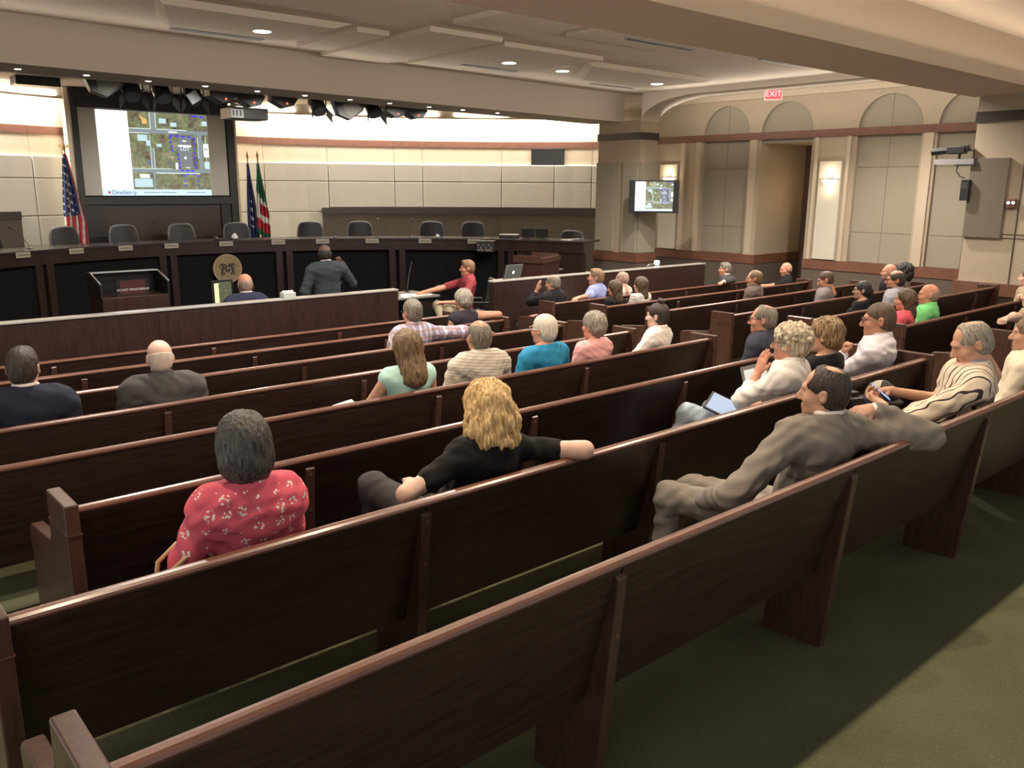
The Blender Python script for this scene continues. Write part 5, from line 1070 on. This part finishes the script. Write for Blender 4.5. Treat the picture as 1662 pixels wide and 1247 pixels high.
seat('woman with short grey hair in a pink top', 4.80, 3, 1.18, 4, fem=True, wid=1.08, skin=RUDDY, hair='pixie', hmat=HGR, top='tshirt', tmat=cloth('pink', (.66, .34, .33), .25), sleeve=.9, head=(2, 0, 0), lod=0)
seat('woman with dark hair in a high bun and a white shirt', 5.58, 3, 1.19, 14, fem=True, wid=1.0, skin=FAIR, hair='bun', hmat=HB, top='shirt', tmat=WHC, sleeve=1.5, head=(6, 2, 0), lod=0, arms=(((5.32, 4.55, .98), (5.40, 4.82, .95)), None))
# --- fifth row
seat('young man with brown hair in a navy suit at the left edge', 1.04, 4, 1.27, -14, wid=1.05, skin=LIGHT, hair='neat', hmat=HB, top='jacket', tmat=SUITN, sleeve=1.9, collar=WHC, head=(-10, 3, 0), lod=0)
seat('bald man with a white fringe in a grey jacket', 1.80, 4, 1.23, -8, wid=1.12, skin=FAIR, hair='fringe', hmat=hairmat('hair fringe white', (.54, .42, .35), (.66, .57, .50)), top='jacket', tmat=SUITG, sleeve=1.9, collar=SUITG, head=(-2, -2, 0), lod=0, folds=.005)
# --- sixth to front row, left block
seat('grey-haired man in a plaid shirt with his arm along the pew', 4.34, 5, 1.24, 0, wid=1.06, skin=RUDDY, hair='short', hmat=HSG, top='shirt', tmat=pattern('plaid', 'plaid', (.30, .27, .38), (.55, .50, .58), (.34, .22, .22), 15), sleeve=1.35, head=(-2, 2, 0), lod=0, glasses=DKG, arms=(None, ((4.76, 6.10, 1.08), (5.02, 6.10, 1.045))))
seat('woman with grey-blonde hair in a dark top, bare arm along the pew', 5.62, 6, 1.20, 6, fem=True, wid=1.08, skin=TAN, hair='pixie', hmat=HGR, top='sleeveless', tmat=cloth('dark slate', (.028, .026, .036), .2), sleeve=0, head=(0, 2, 0), lod=1, hairscale=1.05, arms=(None, ((5.98, 7.02, 1.02), (5.86, 7.18, 1.04))))
# --- right block, front rows
seat('bald man in black with his hand against his face', 7.84, 7, 1.21, 12, wid=1.08, skin=TAN, hair='balding', hmat=HSG, top='jacket', tmat=BLKC, sleeve=1.6, collar=BLKC, head=(8, 6, 0), lod=1, arms=(((7.72, 8.40, .88), (7.83, 8.40, 1.02)), None), palms=((.8, -.3, 0, .12, -.25, .95), None), hands=('flat', 'relaxed'))
seat('man with sandy hair in a light blue shirt', 8.67, 7, 1.24, 18, wid=1.0, skin=RUDDY, hair='neat', hmat=HSA, top='shirt', tmat=cloth('light blue', (.25, .29, .52), .35), sleeve=1.2, head=(16, -4, 0), lod=1, arms=(((8.42, 7.98, .95), (8.17, 7.93, .945)), None))
seat('woman with long brown hair and bare shoulders in black', 8.05, 6, 1.15, 8, fem=True, wid=.98, skin=TAN, hair='shoulder', hmat=HMB, top='sleeveless', tmat=BLKC, sleeve=0, head=(4, 4, 0), lod=1)
seat('balding man in a white checked shirt between two women', 9.21, 7, 1.17, 10, wid=1.0, skin=RUDDY, hair='balding', hmat=HST, top='shirt', tmat=pattern('white check', 'plaid', (.60, .57, .52), (.50, .46, .42), (.42, .38, .36), 22), sleeve=1.9, head=(10, 12, 10), lod=1)
seat('woman with brown hair over a pale patterned top', 8.55, 6, 1.16, 4, fem=True, wid=1.02, skin=LIGHT, hair='shoulder', hmat=HMB, top='blouse', tmat=pattern('pale print', 'plaid', (.52, .48, .44), (.34, .30, .30), (.60, .56, .50), 24), sleeve=1.5, head=(2, 2, 0), lod=1)
seat('man in a dark suit and open white collar leaning on the pew', 11.72, 7, 1.17, 32, wid=1.0, skin=RUDDY, hair='neat', hmat=HSG, top='jacket', tmat=SUITD, sleeve=1.9, collar=WHC, head=(14, 0, 0), lod=2, arms=(((11.62, 7.90, .96), (11.30, 7.84, .955)), None))
seat('grey-bearded balding man in a brown-grey shirt', 9.77, 5, 1.19, 16, wid=1.08, skin=RUDDY, hair='thinning', hmat=HLB, top='shirt', tmat=cloth('brown grey', (.115, .085, .075), .3), sleeve=1.9, head=(16, 2, 0), lod=1, beard=HGR, glasses=STG)
seat('bald man in a black shirt turned sideways in the far pew', 12.05, 6, 1.16, 40, wid=1.04, skin=RUDDY, hair='fringe', hmat=HST, top='shirt', tmat=BLKC, sleeve=.7, head=(20, 8, 0), lod=2, arms=(((11.85, 7.30, .90), (11.62, 7.46, .90)), None))
seat('man with dark receding hair in a grey polo, looking down', 9.96, 4, 1.18, 18, wid=1.05, skin=RUDDY, hair='crew', hmat=HMB, top='polo', tmat=cloth('grey polo', (.21, .185, .185), .3), sleeve=.7, head=(12, 18, 0), lod=1)
seat('dark-haired woman with glasses in a black top', 9.12, 3, 1.14, 20, fem=True, wid=1.0, skin=LIGHT, hair='tied', hmat=HBK, top='tshirt', tmat=BLKC, sleeve=1.4, head=(10, 0, 0), lod=1, glasses=DKG, neckdrop=.02)
seat('bearded balding man with glasses in a grey shirt', 9.90, 3, 1.21, 18, wid=1.06, skin=RUDDY, hair='balding', hmat=HB, top='shirt', tmat=cloth('pale grey shirt', (.33, .32, .37), .3), sleeve=1.9, head=(14, 2, 0), lod=1, glasses=DKG, beard=HMB)
seat('woman with brown hair in a coral top', 8.17, 2, 1.15, 10, fem=True, wid=1.0, skin=RUDDY, hair='shoulder', hmat=HMB, top='tshirt', tmat=cloth('coral', (.62, .10, .13), .25), sleeve=.7, head=(12, 2, 0), lod=1, hairscale=.98)
seat('bald man in a bright green polo', 8.68, 2, 1.16, 14, wid=1.08, skin=RUDDY, hair='fringe', hmat=HST, top='polo', tmat=cloth('bright green', (.155, .52, .185), .3), sleeve=.7, head=(14, 2, 0), lod=1)
seat('bald man half hidden behind the bearded man', 11.66, 4, 1.18, 20, wid=1.0, skin=RUDDY, hair='fringe', hmat=HST, top='shirt', tmat=BLKC, sleeve=1.9, head=(14, 2, 0), lod=2)
seat('woman with full black hair and a pale grey top', 12.08, 4, 1.14, 14, fem=True, wid=1.0, skin=OLIVE, hair='full', hmat=HBK, top='tshirt', tmat=cloth('pale olive', (.24, .23, .17), .3), sleeve=1.2, head=(10, 2, 0), lod=2, hairscale=1.15)
seat('person at the right edge resting a bare forearm on the pew end', 8.78, 1, 1.18, 4, wid=1.05, skin=FAIR, hair='short', hmat=HLB, top='tshirt', tmat=cloth('tan shirt', (.34, .26, .18), .3), sleeve=.6, lod=1, arms=(((8.08, 2.62, 1.31), (7.83, 2.60, 1.315)), None), hands=('fist', 'relaxed'))
seat('person beyond the right edge with an elbow over the third pew', 11.42, 2, 1.16, 10, wid=1.05, skin=FAIR, hair='short', hmat=HLB, top='tshirt', tmat=cloth('tan shirt', (.34, .26, .18), .3), sleeve=.55, lod=2, arms=(((10.88, 3.38, 1.235), (10.58, 3.37, 1.235)), None), hands=('fist', 'relaxed'))
# --- the well
person('standing speaker in a slate suit raising a hand to his chin', 5.36, 9.66, 0, 1.70, -8, lean=1, wid=1.10, skin=DARKS, hair='fringe', hmat=HBK, top='jacket', tmat=SUITS, sleeve=1.92, collar=WHC, head=(-12, 0, 0), lod=1, stand=True, bmat=SUITS, arms=(((5.06, 9.68, 1.08), (5.12, 9.80, .86)), ((5.76, 9.72, 1.14), (5.585, 9.66, 1.42))), palms=(None, (-.6, .3, 0, -.45, -.05, .9)), hands=('relaxed', 'fist'))
person('bald man in a navy jacket seated at the staff table', 4.40, 9.96, 0, 1.335, -4, lean=6, wid=1.05, skin=RUDDY, hair='fringe', hmat=HST, top='jacket', tmat=cloth('navy jacket', (.026, .030, .060), .15), sleeve=1.9, collar=WHC, head=(-4, 0, 0), lod=1, arms=(((4.12, 10.12, .74), (4.26, 10.42, .80)), ((4.70, 10.12, .74), (4.56, 10.42, .80))))
person('man in a red polo and khaki trousers seated at the grey table', 8.14, 10.40, 0, 1.28, 62, lean=10, wid=1.05, skin=RUDDY, hair='neat', hmat=HSA, top='polo', tmat=cloth('red polo', (.26, .042, .055), .3), sleeve=.72, head=(-8, 0, 0), lod=1, bmat=KHAKI, arms=(((7.88, 10.10, .68), (7.62, 10.20, .69)), ((7.86, 10.66, .84), (7.58, 10.70, .80))), legs=(((7.68, 10.20, .56), (7.60, 10.02, .12)), ((7.56, 10.30, .64), (7.42, 10.02, .46))))
# ------------------------------------------------------------------ things the public holds
t = thing('tablet', 'tablet in a dark case lying on the pale jeans', 'tablet', (4.42, 3.02, 1.035), R(28)); t.rotation_euler = (R(22), R(-8), R(24))
MB().box(-.14, .14, -.10, .10, 0, .012).build('case', BLACK, t, bevel=.004); MB().box(-.125, .125, -.085, .085, .012, .014).build('screen', emat('tablet screen', srgb(176, 196, 222), .75), t)
t = thing('phone', 'phone with a blue lit screen in the striped man\'s hands', 'phone', (4.86, 2.235, 1.205)); t.rotation_euler = (R(38), 0, R(30)); MB().box(-.038, .038, -.075, .075, 0, .009).build('case', BLACK, t, bevel=.004); MB().box(-.034, .034, -.068, .068, .009, .0102).build('screen', emat('phone screen', srgb(130, 160, 240), 1.1), t)
t = thing('laptop', 'small open laptop on the lap of the woman in black', 'laptop', (5.06, 3.06, .985), R(0)); MB().box(-.15, .15, -.11, .11, 0, .014).build('base', DKGREY, t, bevel=.004); MB().prism([(.10, .012), (.112, .012), (.17, .205), (.158, .209)], 0, -.15, .15).build('lid', GREY, t); MB().add([(-.135, .1035, .03), (.135, .1035, .03), (.135, .154, .195), (-.135, .154, .195)], [(0, 1, 2, 3)]).build('screen', emat('laptop screen', srgb(226, 222, 206), .8), t)
t = thing('baseball_cap', 'grey and black baseball cap with a yellow patch on a knee', 'cap', (5.16, 2.36, 1.10), R(140))
m = MB(); Pq = [[(.10*math.cos(a)*math.cos(b), .11*math.sin(a)*math.cos(b), .115*math.sin(b)) for a in [2*math.pi*k/20 for k in range(21)]] for b in [math.pi/2*j/7 for j in range(8)]]; m.grid(Pq); m.m = [1 if 3 <= (k % 20) <= 8 else 0 for k in range(len(m.f))]; m.build('crown', [mat('cap grey', (.36, .33, .28), .8), mat('cap black', (.014, .014, .015), .8)], t, smooth=True, fix=False)
MB().prism([(-.09, .04), (.09, .04), (.085, .13), (.04, .18), (-.04, .18), (-.085, .13)], 2, .0, .008).build('brim', mat('cap black', (.014, .014, .015), .8), t); MB().box(-.10, -.088, -.03, .03, .03, .06).build('patch', mat('cap yellow', (.62, .36, .07), .8), t)
t = thing('photo_camera', 'black camera with a white lens hood on the navy trousers', 'camera', (4.73, 2.34, 1.10), R(70)); MB().box(-.07, .07, -.04, .04, 0, .09).build('body', BLACK, t, bevel=.01); MB().tube([(0, .04, .05), (0, .10, .07)], [.036, .036], 14).build('lens', BLACK, t, smooth=True); MB().tube([(0, .10, .07), (0, .17, .095)], [.040, .044], 16).build('lens_hood', mat('hood white', (.80, .76, .66), .5), t, smooth=True); MB().box(-.03, .03, -.03, .03, .09, .115).build('viewfinder', BLACK, t)
t = thing('handbag', 'handbag with tan loop handles beside the floral blouse', 'handbag', (.93, 2.72, fl(2.7)+.44), R(4)); MB().box(-.13, .13, -.06, .06, 0, .23).build('body', mat('bag tan', (.36, .22, .11), .6), t, bevel=.02)
for s in (-1, 1): MB().tube([(-.10, s*.03, .22), (-.07, s*.05, .34), (.0, s*.055, .385), (.07, s*.05, .36), (.10, s*.03, .22)], .008, 6).build('handle', mat('bag handle', (.55, .36, .18), .5), t, smooth=True)
t = thing('handbag', 'dark handbag with a looped strap right of the woman in pink', 'handbag', (5.07, 4.56, fl(4.5)+.44), 0); MB().box(-.11, .11, -.05, .05, 0, .22).build('body', BLACK, t, bevel=.02); MB().tube([(-.07, 0, .21), (-.06, 0, .32), (0, 0, .36), (.06, 0, .32), (.07, 0, .21)], .007, 6).build('strap', DKGREY, t, smooth=True)
t = thing('paper_sheet', 'white paper in the hand of the woman in aqua', 'paper', (2.90, 4.90, .86), R(20)); t.rotation_euler = (R(30), 0, R(20)); MB().box(-.10, .10, -.14, .14, 0, .003).build('sheet', WHITE, t)
